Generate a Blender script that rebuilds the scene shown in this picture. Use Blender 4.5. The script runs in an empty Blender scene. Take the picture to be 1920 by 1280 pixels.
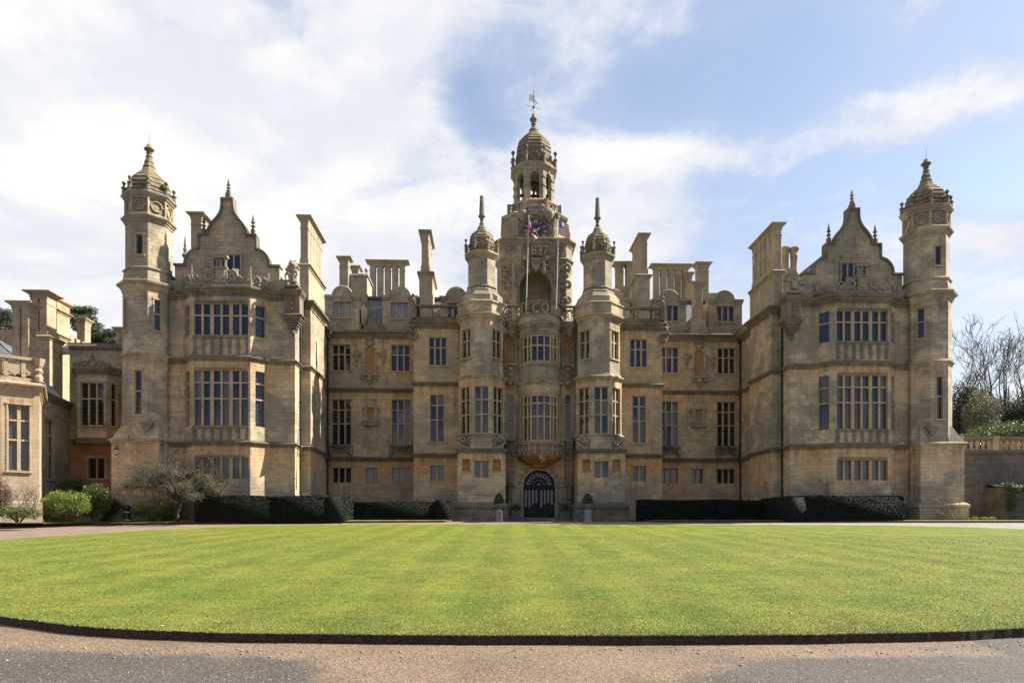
import bpy, bmesh, math, random
import numpy as np
from mathutils import Vector, Matrix
rnd = random.Random(7)
nr = np.random.default_rng(11)
C = bpy.context.scene.collection
PI = math.pi
R_ = math.radians
cos, sin = math.cos, math.sin

# ------------------------------------------------------------------ camera
FX = 1300.0                                 # focal length in photo pixels (1920 wide)
cd = bpy.data.cameras.new('camera'); cam = bpy.data.objects.new('camera', cd); C.objects.link(cam)
cd.sensor_width = 36.0; cd.lens = 36.0*FX/1920
cd.clip_start = .1; cd.clip_end = 3000
cam.location = (0, 0, 1.6); cam.rotation_euler = (PI/2, 0, 0)
cd.shift_y = (988-640)/1920.0
bpy.context.scene.camera = cam

# ------------------------------------------------------------------ light
SUN_EL, SUN_AZ = R_(44), R_(11)             # azimuth measured from +X towards +Y
sl = bpy.data.lights.new('sun', 'SUN'); so = bpy.data.objects.new('sun', sl); C.objects.link(so)
sl.energy = 5.0; sl.angle = R_(.5); sl.color = (1, .94, .84)
sdir = Vector((cos(SUN_AZ)*cos(SUN_EL), sin(SUN_AZ)*cos(SUN_EL), sin(SUN_EL)))
so.rotation_euler = sdir.to_track_quat('Z', 'Y').to_euler()
so.location = (60, 10, 60)

sc = bpy.context.scene
sc.view_settings.view_transform = 'Standard'; sc.view_settings.look = 'None'
sc.view_settings.exposure = 1.48; sc.view_settings.gamma = 1
sc.view_settings.use_curve_mapping = False
sc.cycles.max_bounces = 6; sc.cycles.use_denoising = True

world = bpy.data.worlds.new('World'); sc.world = world; world.use_nodes = True
NT = world.node_tree; NT.nodes.clear()

class G:
    """small helper to write node graphs"""
    def __init__(s, nt): s.nt = nt
    def n(s, t, **k):
        x = s.nt.nodes.new(t)
        for a, b in k.items(): setattr(x, a, b)
        return x
    def put(s, x, i, v):
        if v is None: return
        if isinstance(v, bpy.types.NodeSocket): s.nt.links.new(v, x.inputs[i])
        else: x.inputs[i].default_value = v
    def math(s, op, a, b=None, c=None, clamp=False):
        x = s.n('ShaderNodeMath', operation=op); x.use_clamp = clamp
        s.put(x, 0, a); s.put(x, 1, b); s.put(x, 2, c); return x.outputs[0]
    def vec(s, op, a, b=None):
        x = s.n('ShaderNodeVectorMath', operation=op); s.put(x, 0, a); s.put(x, 1, b)
        return x.outputs['Value'] if op == 'DOT_PRODUCT' else x.outputs[0]
    def sep(s, v):
        x = s.n('ShaderNodeSeparateXYZ'); s.put(x, 0, v); return x.outputs
    def comb(s, a, b, c):
        x = s.n('ShaderNodeCombineXYZ'); s.put(x, 0, a); s.put(x, 1, b); s.put(x, 2, c); return x.outputs[0]
    def noise(s, v, scale, detail=4, rough=.5, dist=0):
        x = s.n('ShaderNodeTexNoise'); s.put(x, 'Vector', v); s.put(x, 'Scale', scale)
        s.put(x, 'Detail', detail); s.put(x, 'Roughness', rough); s.put(x, 'Distortion', dist); return x.outputs[0]
    def ramp(s, f, a, b, lo=0., hi=1., smooth=True):
        x = s.n('ShaderNodeMapRange', interpolation_type='SMOOTHSTEP' if smooth else 'LINEAR')
        s.put(x, 0, f); s.put(x, 1, a); s.put(x, 2, b); s.put(x, 3, lo); s.put(x, 4, hi); return x.outputs[0]
    def mix(s, f, a, b, mode='MIX'):
        x = s.n('ShaderNodeMix', data_type='RGBA', blend_type=mode)
        s.put(x, 0, f)
        for i, v in ((6, a), (7, b)):
            if isinstance(v, tuple) and len(v) == 3: v = v+(1,)
            s.put(x, i, v)
        return x.outputs[2]

g = G(NT)
tc = g.n('ShaderNodeTexCoord').outputs['Generated']
sky = g.n('ShaderNodeTexSky', sky_type='NISHITA'); sky.sun_disc = False
sky.sun_elevation = SUN_EL; sky.sun_rotation = PI/2-SUN_AZ
sky.air_density = 1.0; sky.dust_density = .6; sky.ozone_density = 2.2
dx, dy, dz = g.sep(tc)
hz = g.math('MAXIMUM', dz, .02)
inv = g.math('DIVIDE', 1.0, g.math('ADD', hz, .16))
px = g.math('MULTIPLY', dx, inv); py = g.math('MULTIPLY', dy, inv)
P2 = g.comb(px, py, 0.)
n1 = g.noise(g.comb(g.math('ADD', g.math('MULTIPLY', px, 1.0), g.math('MULTIPLY', py, .35)), g.math('MULTIPLY', py, .62), 3.1), 1.5, 9, .56, .25)
n2 = g.noise(g.comb(px, py, 8.3), 4.2, 8, .6, .5)
n3 = g.noise(g.comb(g.math('ADD', px, g.math('MULTIPLY', n1, .5)), py, 5.5), 11., 6, .65, .3)
nn = g.math('ADD', g.math('ADD', g.math('MULTIPLY', n1, .45), g.math('MULTIPLY', n2, .38)), g.math('MULTIPLY', n3, .17))
ax = g.math('DIVIDE', dx, g.math('MAXIMUM', dy, .15))        # tangent of the bearing from north
el = g.math('DIVIDE', hz, g.math('MAXIMUM', dy, .15))        # tangent of the height above the horizon
def blob(cx, cz, sx, sz, rot=0.):
    a = g.math('SUBTRACT', ax, cx); b = g.math('SUBTRACT', el, cz)
    u = g.math('ADD', g.math('MULTIPLY', a, cos(rot)/sx), g.math('MULTIPLY', b, sin(rot)/sx))
    v = g.math('ADD', g.math('MULTIPLY', a, -sin(rot)/sz), g.math('MULTIPLY', b, cos(rot)/sz))
    d = g.math('ADD', g.math('MULTIPLY', u, u), g.math('MULTIPLY', v, v))
    return g.math('EXPONENT', g.math('MULTIPLY', d, -1.))
nn = g.math('ADD', .5, g.math('MULTIPLY', g.math('SUBTRACT', nn, .5), 1.35))
cover = g.ramp(ax, -.8, .12, .25, -.07)
for (q, w) in ((blob(.21, .535, .17, .034, .05), .25), (blob(.60, .605, .2, .06, .28), .36), (blob(.66, .40, .16, .05, .1), .14), (blob(.10, .68, .07, .2, -.3), .09),
               (blob(-.18, .72, .16, .12, .6), .10), (blob(.70, .42, .12, .03, .1), .16), (blob(-.5, .45, .5, .3), .15),
               (blob(.0, .30, 1.2, .13), .16), (blob(.3, .44, .3, .04), .10)):
    cover = g.math('ADD', cover, g.math('MULTIPLY', q, w))
for (q, w) in ((blob(-.07, .64, .05, .13, .3), .10), (blob(-.30, .70, .07, .10, .5), .10), (blob(.42, .66, .12, .12), .12), (blob(.33, .62, .2, .05), .10)):
    cover = g.math('SUBTRACT', cover, g.math('MULTIPLY', q, w))
north = g.ramp(dy, -.2, .25)
cover = g.math('ADD', g.math('MULTIPLY', cover, north), g.math('MULTIPLY', g.math('SUBTRACT', 1.0, north), g.ramp(dz, .3, .6, -.2, .12)))
dens = g.ramp(g.math('ADD', nn, cover), .46, .70)
thin = g.ramp(g.math('ADD', g.math('ADD', g.math('MULTIPLY', n1, .6), g.math('MULTIPLY', n2, .4)), cover), .30, .66)
tone = g.noise(g.comb(px, py, 21.7), 3.1, 6, .55, .3)
ccol = g.mix(g.ramp(tone, .35, .62), (5.9, 6.1, 6.6), (7.5, 7.4, 7.2))
northm = g.ramp(dy, -.2, .25)
skyc = g.mix(1.0, sky.outputs[0], g.mix(northm, (.58, .65, 1.0), (1.95, 1.66, 1.42)), 'MULTIPLY')
skyc = g.mix(g.math('MULTIPLY', g.math('MULTIPLY', thin, .72), g.math('ADD', .25, g.math('MULTIPLY', north, .75))), skyc, (4.4, 5.0, 6.4))
skyc = g.mix(dens, skyc, ccol)
low = g.math('MULTIPLY', g.ramp(g.math('ADD', dz, g.math('MULTIPLY', g.math('SUBTRACT', n2, .5), .12)), .13, .19, 1., 0.), g.math('SUBTRACT', 1.0, north))
skyc = g.mix(low, skyc, (5.6, 5.7, 6.2))
haze = g.ramp(el, .05, .42, .75, 0.)
skyc = g.mix(g.math('MULTIPLY', haze, north), skyc, (6.0, 6.3, 6.7))
bg = g.n('ShaderNodeBackground'); g.put(bg, 0, skyc); g.put(bg, 1, .05)
g.nt.links.new(bg.outputs[0], g.n('ShaderNodeOutputWorld').inputs[0])

# ------------------------------------------------------------------ frames
TH = R_(2.0); X0, D0 = 2.71, 56.0
MAN = Matrix.Translation((X0, D0, 0)) @ Matrix.Rotation(TH, 4, 'Z')     # manor frame: u along the front, v into depth
def M(u, v, z=0.): return MAN @ Vector((u, v, z))

# ------------------------------------------------------------------ materials
def newmat(name):
    m = bpy.data.materials.new(name); m.use_nodes = True; m.node_tree.nodes.clear()
    q = G(m.node_tree); b = q.n('ShaderNodeBsdfPrincipled'); o = q.n('ShaderNodeOutputMaterial')
    m.node_tree.links.new(b.outputs[0], o.inputs[0]); return m, q, b
def objco(q): return q.n('ShaderNodeTexCoord').outputs['Object']
def bump(q, b, h, s, d=.02):
    x = q.n('ShaderNodeBump'); q.put(x, 'Height', h); q.put(x, 'Strength', s); q.put(x, 'Distance', d)
    q.nt.links.new(x.outputs[0], b.inputs['Normal'])

def stone(name, base, grey, orange, grey_amt=.5, orange_amt=.3, courses=1., moss=.35, lichen=.0, cz=.29):
    m, q, b = newmat(name)
    co = objco(q); x, y, z = q.sep(co)
    s = q.math('ADD', x, q.math('MULTIPLY', y, .62))
    wall = q.comb(s, z, 0.)
    br = q.n('ShaderNodeTexBrick'); q.put(br, 'Vector', wall); q.put(br, 'Scale', 1.0)
    q.put(br, 'Color1', (.0, .0, .0, 1)); q.put(br, 'Color2', (1, 1, 1, 1)); q.put(br, 'Mortar', (.5, .5, .5, 1))
    q.put(br, 'Mortar Size', .012); q.put(br, 'Mortar Smooth', .3); q.put(br, 'Bias', 0.); q.put(br, 'Brick Width', .66); q.put(br, 'Row Height', cz)
    blk = br.outputs[0]; mor = br.outputs['Fac']
    big = q.noise(co, .33, 5, .6, .6)
    streak = q.noise(q.comb(q.math('MULTIPLY', s, 1.9), q.math('MULTIPLY', y, 1.3), q.math('MULTIPLY', z, .22)), 1.0, 5, .62)
    hstreak = q.noise(q.comb(q.math('MULTIPLY', s, .28), y, q.math('MULTIPLY', z, 2.6)), 1.0, 4, .6)
    fine = q.noise(co, 9., 6, .7)
    mid = q.noise(co, 1.4, 5, .6)
    # ochre iron staining gathers below each string course (8.2, 14.8, 20.2 m)
    def below(h, w): 
        d = q.math('SUBTRACT', h, z)
        return q.math('MULTIPLY', q.ramp(d, -.02, .05), q.ramp(d, .3, w, 1., 0.))
    under = q.math('MAXIMUM', q.math('MAXIMUM', below(8.2, 4.2), q.math('MULTIPLY', below(14.8, 3.0), .75)), q.math('MULTIPLY', below(20.2, 2.2), .35))
    om = q.math('ADD', q.math('ADD', q.math('MULTIPLY', big, .8), q.math('MULTIPLY', streak, .5)), q.math('MULTIPLY', under, .30))
    om = q.ramp(om, .68, 1.0)
    gm = q.math('ADD', q.math('ADD', q.math('MULTIPLY', q.noise(q.vec('ADD', co, (31., 7., 3.)), .42, 5, .6, .4), .75), q.math('MULTIPLY', hstreak, .28)), q.math('MULTIPLY', under, -.16))
    gm = q.ramp(gm, .40, .56)
    col = q.mix(q.math('MULTIPLY', gm, grey_amt), base, grey)
    col = q.mix(q.math('MULTIPLY', om, orange_amt), col, orange)
    var = q.math('ADD', q.math('MULTIPLY', q.math('SUBTRACT', blk, .5), .17*courses), 1.)
    var = q.math('MULTIPLY', var, q.ramp(fine, .25, .75, .88, 1.12))
    var = q.math('MULTIPLY', var, q.ramp(mid, .3, .7, .88, 1.1))
    var = q.math('MULTIPLY', var, q.math('SUBTRACT', 1., q.math('MULTIPLY', mor, .25*courses)))
    # rain-washed soot: narrow dark runs
    soot = q.ramp(q.noise(q.comb(q.math('MULTIPLY', s, 2.6), q.math('MULTIPLY', y, 2.), q.math('MULTIPLY', z, .35)), 1.0, 5, .7), .53, .72)
    var = q.math('MULTIPLY', var, q.math('SUBTRACT', 1., q.math('MULTIPLY', soot, .38)))
    def ledge(h):  # darker band just below each string course, broken into streaks
        d = q.math('SUBTRACT', h, z); return q.math('MULTIPLY', q.ramp(d, .0, .1), q.ramp(d, .25, 1.3, 1., 0.))
    lg = q.math('MAXIMUM', q.math('MAXIMUM', ledge(8.2), ledge(14.8)), ledge(19.9))
    run = q.ramp(q.noise(q.comb(q.math('MULTIPLY', s, 2.2), q.math('MULTIPLY', y, 1.5), q.math('MULTIPLY', z, .15)), 1., 4, .65), .40, .62)
    var = q.math('MULTIPLY', var, q.math('SUBTRACT', 1., q.math('MULTIPLY', q.math('MULTIPLY', lg, run), .34)))
    col = q.mix(1.0, col, q.comb(var, var, var), 'MULTIPLY')
    nz = q.sep(q.n('ShaderNodeNewGeometry').outputs['Normal'])[2]
    up = q.math('MULTIPLY', q.ramp(nz, .15, .6), q.ramp(mid, .3, .6, .5, 1.))
    col = q.mix(q.math('MULTIPLY', up, moss), col, (.085, .082, .06))
    if lichen:
        lm = q.math('MULTIPLY', q.ramp(q.noise(co, 2.6, 5, .7), .47, .62), q.ramp(nz, -.05, .45))
        col = q.mix(q.math('MULTIPLY', lm, lichen), col, (.30, .24, .07))
    q.put(b, 'Base Color', col); q.put(b, 'Roughness', .93); b.inputs['Specular IOR Level'].default_value = .25
    h = q.math('SUBTRACT', q.math('ADD', q.math('MULTIPLY', fine, .6), q.math('MULTIPLY', blk, .25*courses)), q.math('MULTIPLY', mor, 1.2*courses))
    bump(q, b, h, .55, .03)
    return m
MS = {}
MS['wall'] = stone('ashlar_wall', (.51, .385, .235), (.215, .195, .15), (.53, .30, .13), .78, .6)
MS['tower'] = stone('weathered_ashlar', (.49, .385, .245), (.21, .19, .145), (.51, .30, .14), .8, .35)
MS['upper'] = stone('upper_ashlar', (.45, .355, .225), (.2, .18, .135), (.46, .28, .13), .7, .3)
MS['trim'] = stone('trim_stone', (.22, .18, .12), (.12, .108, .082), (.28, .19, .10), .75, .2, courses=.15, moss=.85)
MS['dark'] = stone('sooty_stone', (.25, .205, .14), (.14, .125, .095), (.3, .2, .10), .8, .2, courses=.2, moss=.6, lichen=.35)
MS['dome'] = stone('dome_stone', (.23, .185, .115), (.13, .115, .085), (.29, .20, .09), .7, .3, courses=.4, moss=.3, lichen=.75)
MS['mull'] = stone('mullion_stone', (.43, .32, .185), (.31, .25, .165), (.46, .28, .12), .5, .4, courses=0, moss=.3)
MS['pale'] = stone('pale_stone', (.40, .30, .19), (.29, .24, .17), (.42, .27, .14), .4, .2, courses=.7, moss=.3)
MS['chim'] = stone('chimney_stone', (.42, .335, .215), (.26, .225, .165), (.46, .29, .14), .6, .25, courses=.5, moss=.5)
MS['court'] = stone('courtyard_ashlar', (.52, .375, .215), (.25, .22, .16), (.54, .285, .115), .62, .8)
MS['niche'] = stone('shadowed_niche_stone', (.22, .16, .09), (.12, .10, .07), (.22, .13, .06), .6, .4, courses=.5)  # shade of the arch recess is mixed into this stone's colour
MS['carve'] = stone('carved_stone', (.36, .295, .205), (.2, .18, .14), (.4, .27, .14), .6, .2, courses=0, moss=.35)
MS['ochre'] = stone('ochre_panel_stone', (.36, .185, .075), (.27, .20, .13), (.42, .18, .055), .5, .5, courses=.7)
MS['base'] = stone('plinth_stone', (.22, .19, .13), (.10, .09, .068), (.2, .15, .09), .8, .15, courses=.8, moss=.5, cz=.45)
MS['retain'] = stone('retaining_wall_stone', (.155, .135, .11), (.085, .08, .07), (.17, .11, .085), .7, .5, courses=1.2, moss=.3, cz=.5)

def flat(name, col, rough=.6, var=.15, scale=6., metal=0., bumps=0.):
    m, q, b = newmat(name); co = objco(q)
    n = q.ramp(q.noise(co, scale, 5, .6), .25, .75, 1-var, 1+var)
    q.put(b, 'Base Color', q.mix(1., col, q.comb(n, n, n), 'MULTIPLY')); q.put(b, 'Roughness', rough); q.put(b, 'Metallic', metal)
    if bumps: bump(q, b, q.noise(co, scale*3, 5, .6), bumps)
    return m
MS['iron'] = flat('black_iron', (.018, .018, .02), .5)
MS['wood'] = flat('dark_oak', (.012, .010, .008), .75, .4, 9.)
MS['lead'] = flat('lead_flashing', (.09, .09, .088), .6)
MS['white'] = flat('white_paint', (.5, .5, .48), .5, .05)
MS['gold'] = flat('gilding', (.62, .50, .24), .42, .15, 20., .0)
MS['blue'] = flat('clock_blue', (.022, .024, .085), .5)
MS['vane'] = flat('gilt_vane', (.85, .80, .55), .3, .05, 5., .6)
MS['bronze'] = flat('bell_bronze', (.05, .055, .045), .5)
MS['terra'] = flat('terracotta', (.30, .12, .06), .8, .25)
MS['drape'] = flat('curtain_cloth', (.5, .5, .47), .9, .1)

def glass(name, base, curtain=None):
    m, q, b = newmat(name)
    uv = q.n('ShaderNodeUVMap').outputs[0]; ux, uy, _ = q.sep(uv)
    def line(t, w, e):
        f = q.math('ABSOLUTE', q.math('SUBTRACT', q.math('FRACT', q.math('DIVIDE', t, w)), .5))
        return q.ramp(f, .5-e/w, .5-e/w*.5)
    ld = q.math('MAXIMUM', line(ux, .235, .012), line(uy, .33, .012))
    co = objco(q)
    ri = q.n('ShaderNodeNewGeometry').outputs['Random Per Island']
    col = q.mix(q.ramp(ri, .55, 1., 0., 1.), base, (.035, .026, .018))
    col = q.mix(q.math('GREATER_THAN', ri, .93), col, (.10, .10, .095))
    col = q.mix(ld, col, (.05, .05, .05))
    if curtain: col = q.mix(q.ramp(q.noise(q.comb(q.math('MULTIPLY', ux, 9.), uy, 0.), 1., 3), .3, .7, .6, 1.), (.02, .02, .02), curtain)
    q.put(b, 'Base Color', col); q.put(b, 'Roughness', q.math('ADD', .03, q.math('MULTIPLY', ld, .4)))
    q.put(b, 'IOR', 1.66)
    pn = q.n('ShaderNodeTexVoronoi'); q.put(pn, 'Vector', q.comb(q.math('DIVIDE', ux, .235), q.math('DIVIDE', uy, .33), 0.)); q.put(pn, 'Scale', 1.); pn.distance = 'CHEBYCHEV'; pn.inputs['Randomness'].default_value = 0.
    h = q.math('ADD', q.noise(co, 1.6, 3, .5), q.math('MULTIPLY', ld, -.1))
    bump(q, b, h, .12, .02)
    return m
MS['glass'] = glass('leaded_glass', (.009, .009, .011))
MS['glassc'] = glass('curtained_glass', (.01, .01, .01), (.048, .05, .054))
MS['glassd'] = glass('draped_glass', (.01, .01, .01), (.26, .28, .30))

def slate():
    m, q, b = newmat('slate_roof'); co = objco(q); x, y, z = q.sep(co)
    br = q.n('ShaderNodeTexBrick'); q.put(br, 'Vector', q.comb(q.math('ADD', x, q.math('MULTIPLY', y, .5)), q.math('MULTIPLY', z, 1.25), 0.)); q.put(br, 'Scale', 1.)
    q.put(br, 'Color1', (.05, .052, .062, 1)); q.put(br, 'Color2', (.12, .12, .135, 1)); q.put(br, 'Mortar', (.02, .02, .025, 1))
    q.put(br, 'Mortar Size', .014); q.put(br, 'Brick Width', .36); q.put(br, 'Row Height', .24)
    n = q.noise(co, .8, 5, .6)
    col = q.mix(q.ramp(n, .45, .7, 0., .5), br.outputs[0], (.16, .145, .11))
    q.put(b, 'Base Color', col); q.put(b, 'Roughness', .5)
    bump(q, b, q.math('SUBTRACT', q.noise(co, 8., 4), br.outputs['Fac']), .5, .02); return m
MS['slate'] = slate()

def flag_uk():
    m, q, b = newmat('red_white_blue_cross_flag'); uv = q.n('ShaderNodeUVMap').outputs[0]; x, y, _ = q.sep(uv)
    ux = q.math('SUBTRACT', x, .5); uy = q.math('SUBTRACT', y, .5)
    def band(t, w): return q.ramp(q.math('ABSOLUTE', t), w, w*.92, 0., 1.)
    d1 = q.math('SUBTRACT', ux, uy); d2 = q.math('ADD', ux, uy)
    col = q.mix(q.math('MAXIMUM', band(d1, .14), band(d2, .14)), (.01, .02, .12), (.75, .73, .7))
    col = q.mix(q.math('MAXIMUM', band(d1, .05), band(d2, .05)), col, (.5, .02, .03))
    col = q.mix(q.math('MAXIMUM', band(ux, .13), band(uy, .18)), col, (.75, .73, .7))
    col = q.mix(q.math('MAXIMUM', band(ux, .075), band(uy, .11)), col, (.5, .02, .03))
    q.put(b, 'Base Color', col); q.put(b, 'Roughness', .8); return m
def flag_us():
    m, q, b = newmat('stars_and_stripes_flag'); uv = q.n('ShaderNodeUVMap').outputs[0]; x, y, _ = q.sep(uv)
    st = q.math('MODULO', q.math('FLOOR', q.math('MULTIPLY', y, 13.)), 2.)
    col = q.mix(st, (.45, .03, .05), (.78, .76, .74))
    cant = q.math('MULTIPLY', q.math('LESS_THAN', x, .4), q.math('GREATER_THAN', y, .46))
    vo = q.n('ShaderNodeTexVoronoi'); q.put(vo, 'Vector', q.comb(q.math('MULTIPLY', x, 18.), q.math('MULTIPLY', y, 15.), 0.)); q.put(vo, 'Scale', 1.); vo.inputs['Randomness'].default_value = 0.
    star = q.ramp(vo.outputs['Distance'], .3, .22)
    col = q.mix(cant, col, q.mix(star, (.03, .035, .16), (.7, .7, .7)))
    q.put(b, 'Base Color', col); q.put(b, 'Roughness', .8); return m
MS['uk'] = flag_uk(); MS['us'] = flag_us()

# ------------------------------------------------------------------ mesh builder
class MB:
    def __init__(s): s.v = []; s.f = []; s.m = []; s.uv = []; s.cur = 0; s.sm = []
    def quad(s, pts, uvs=None, smooth=False):
        k = len(s.v); s.v += [tuple(p) for p in pts]; s.f.append(tuple(range(k, k+len(pts)))); s.m.append(s.cur)
        s.uv.append(uvs or [(0, 0)]*len(pts)); s.sm.append(smooth)
    def mesh(s, vs, fs, smooth=False):
        k = len(s.v); s.v += [tuple(p) for p in vs]
        for f in fs: s.f.append(tuple(i+k for i in f)); s.m.append(s.cur); s.uv.append([(0, 0)]*len(f)); s.sm.append(smooth)
    def box(s, u0, u1, v0, v1, z0, z1):
        s.mesh([(u0, v0, z0), (u1, v0, z0), (u1, v1, z0), (u0, v1, z0), (u0, v0, z1), (u1, v0, z1), (u1, v1, z1), (u0, v1, z1)],
               [(0, 1, 5, 4), (1, 2, 6, 5), (2, 3, 7, 6), (3, 0, 4, 7), (4, 5, 6, 7), (3, 2, 1, 0)])
    def bbox(s, u0, u1, v0, v1, z0, z1, b=.03):      # box with chamfered vertical and top edges
        if min(u1-u0, v1-v0) <= 2.2*b: return s.box(u0, u1, v0, v1, z0, z1)
        p = [(u0+b, v0), (u1-b, v0), (u1, v0+b), (u1, v1-b), (u1-b, v1), (u0+b, v1), (u0, v1-b), (u0, v0+b)]
        s.prism(p, z0, z1)
    def prism(s, poly, z0, z1, top=1., ctr=None):
        n = len(poly)
        if ctr is None: ctr = (sum(p[0] for p in poly)/n, sum(p[1] for p in poly)/n)
        t = [(ctr[0]+(p[0]-ctr[0])*top, ctr[1]+(p[1]-ctr[1])*top) for p in poly]
        s.mesh([(p[0], p[1], z0) for p in poly]+[(p[0], p[1], z1) for p in t],
               [(i, (i+1) % n, n+(i+1) % n, n+i) for i in range(n)]+[tuple(range(n, 2*n)), tuple(reversed(range(n)))])
    def slab(s, poly, v0, v1):            # outline in (u,z), thickness along v; poly anticlockwise seen from the front
        n = len(poly)
        s.mesh([(p[0], v0, p[1]) for p in poly]+[(p[0], v1, p[1]) for p in poly],
               [tuple(range(n)), tuple(reversed(range(n, 2*n)))]+[((i+1) % n, i, n+i, n+(i+1) % n) for i in range(n)])
    def obox(s, p0, d, n, t0, t1, z0, z1, a, b):   # along direction d, depth a..b behind the face with outward normal n
        P = lambda t, e: (p0[0]+d[0]*t-n[0]*e, p0[1]+d[1]*t-n[1]*e)
        q = [P(t0, a), P(t1, a), P(t1, b), P(t0, b)]
        s.mesh([(x, y, z0) for x, y in q]+[(x, y, z1) for x, y in q],
               [(0, 1, 5, 4), (1, 2, 6, 5), (2, 3, 7, 6), (3, 0, 4, 7), (4, 5, 6, 7), (3, 2, 1, 0)])
    def lathe(s, cu, cv, prof, n=16, ph=0., smooth=None, a0=0., a1=2*PI):
        if smooth is None: smooth = n > 10
        full = abs(a1-a0-2*PI) < 1e-6; m = n if full else n+1
        vs = [(cu+r*cos(a0+ph+(a1-a0)*i/n), cv+r*sin(a0+ph+(a1-a0)*i/n), z) for r, z in prof for i in range(m)]
        fs = []
        for k in range(len(prof)-1):
            for i in range(n):
                j = (i+1) % m if full else i+1
                fs.append((k*m+i, k*m+j, (k+1)*m+j, (k+1)*m+i))
        s.mesh(vs, fs, smooth)
        if prof[-1][0] > .01: s.mesh(vs[-m:], [tuple(range(m))])
        if prof[0][0] > .01: s.mesh(vs[:m], [tuple(reversed(range(m)))])
    def sphere(s, c, r, n=10, sc=(1, 1, 1)):
        k = n//2
        vs = []; fs = []
        for j in range(k+1):
            t = PI*j/k
            for i in range(n):
                a = 2*PI*i/n
                vs.append((c[0]+r*sc[0]*sin(t)*cos(a), c[1]+r*sc[1]*sin(t)*sin(a), c[2]-r*sc[2]*cos(t)))
        for j in range(k):
            for i in range(n):
                fs.append((j*n+i, j*n+(i+1) % n, (j+1)*n+(i+1) % n, (j+1)*n+i))
        s.mesh(vs, fs, True)
    def tube(s, pts, r, n=6, close=False, smooth=True):
        pts = [Vector(p) for p in pts]; rr = r if isinstance(r, (list, tuple)) else [r]*len(pts)
        vs = []; fs = []; N = len(pts); up = Vector((.13, .31, .94))
        for k, p in enumerate(pts):
            a = pts[(k-1) % N] if (k or close) else p; b = pts[(k+1) % N] if (k < N-1 or close) else p
            t = (b-a); t = t.normalized() if t.length > 1e-9 else Vector((0, 0, 1))
            e = t.cross(up); e = e.normalized() if e.length > 1e-3 else t.cross(Vector((1, 0, 0))).normalized()
            f = t.cross(e)
            for i in range(n):
                w = 2*PI*i/n; vs.append(p+(e*cos(w)+f*sin(w))*rr[k])
        for k in range(N if close else N-1):
            for i in range(n):
                fs.append((k*n+i, ((k+1) % N)*n+i, ((k+1) % N)*n+(i+1) % n, k*n+(i+1) % n))
        s.mesh(vs, fs, smooth)
        if not close: s.mesh(vs[:n], [tuple(range(n))]); s.mesh(vs[-n:], [tuple(reversed(range(n)))])
    def ring(s, c, r, t, ax='v', n=18, m=6, a0=0., a1=2*PI):
        full = abs(a1-a0-2*PI) < 1e-6; K = n if full else n+1
        pts = []
        for i in range(K):
            w = a0+(a1-a0)*i/n
            if ax == 'v': pts.append((c[0]+r*cos(w), c[1], c[2]+r*sin(w)))
            elif ax == 'u': pts.append((c[0], c[1]+r*cos(w), c[2]+r*sin(w)))
            else: pts.append((c[0]+r*cos(w), c[1]+r*sin(w), c[2]))
        s.tube(pts, t, m, close=full)
    def sweep(s, pts, prof, close=False):      # prof: (out, z) list from bottom to top; pts run with the outside on the right
        n = len(pts); ms = []
        for i in range(n):
            a = pts[(i-1) % n] if (i or close) else None; b = pts[(i+1) % n] if (i < n-1 or close) else None
            p = pts[i]; ns = []
            for (q0, q1) in ((a, p), (p, b)):
                if q0 is None or q1 is None: continue
                dx_, dy_ = q1[0]-q0[0], q1[1]-q0[1]; L = math.hypot(dx_, dy_); ns.append((dy_/L, -dx_/L))
            if len(ns) == 1: ms.append(ns[0])
            else:
                mx, my = ns[0][0]+ns[1][0], ns[0][1]+ns[1][1]; k = 2/max(.3, (mx*mx+my*my)); ms.append((mx*k, my*k))
        vs = [(p[0]+m[0]*o, p[1]+m[1]*o, z) for (o, z) in prof for p, m in zip(pts, ms)]
        fs = []
        for k in range(len(prof)-1):
            for i in range(n if close else n-1):
                j = (i+1) % n
                fs.append((k*n+i, k*n+j, (k+1)*n+j, (k+1)*n+i))
        s.mesh(vs, fs)
        if not close:
            for e in (0, n-1):
                f = tuple(k*n+e for k in range(len(prof))); s.mesh([vs[i] for i in f], [tuple(range(len(f)))])
    def wall(s, p0, p1, z0, z1, ops=(), rev=.3):
        L = math.hypot(p1[0]-p0[0], p1[1]-p0[1]); d = ((p1[0]-p0[0])/L, (p1[1]-p0[1])/L); n = (d[1], -d[0])
        ts = sorted({0., L}.union(*[{o[0], o[1]} for o in ops])); zs = sorted({z0, z1}.union(*[{o[2], o[3]} for o in ops]))
        P = lambda t, z, e=0.: (p0[0]+d[0]*t-n[0]*e, p0[1]+d[1]*t-n[1]*e, z)
        for a, b in zip(ts, ts[1:]):
            for c, e in zip(zs, zs[1:]):
                mt, mz = (a+b)/2, (c+e)/2
                if any(o[0] < mt < o[1] and o[2] < mz < o[3] for o in ops): continue
                s.quad([P(a, c), P(b, c), P(b, e), P(a, e)])
        for o in ops:
            a, b, c, e = o[:4]
            s.quad([P(a, c), P(a, c, rev), P(b, c, rev), P(b, c)][::-1]); s.quad([P(a, e), P(b, e), P(b, e, rev), P(a, e, rev)][::-1])
            s.quad([P(a, c), P(a, e), P(a, e, rev), P(a, c, rev)][::-1]); s.quad([P(b, c), P(b, c, rev), P(b, e, rev), P(b, e)][::-1])
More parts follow.
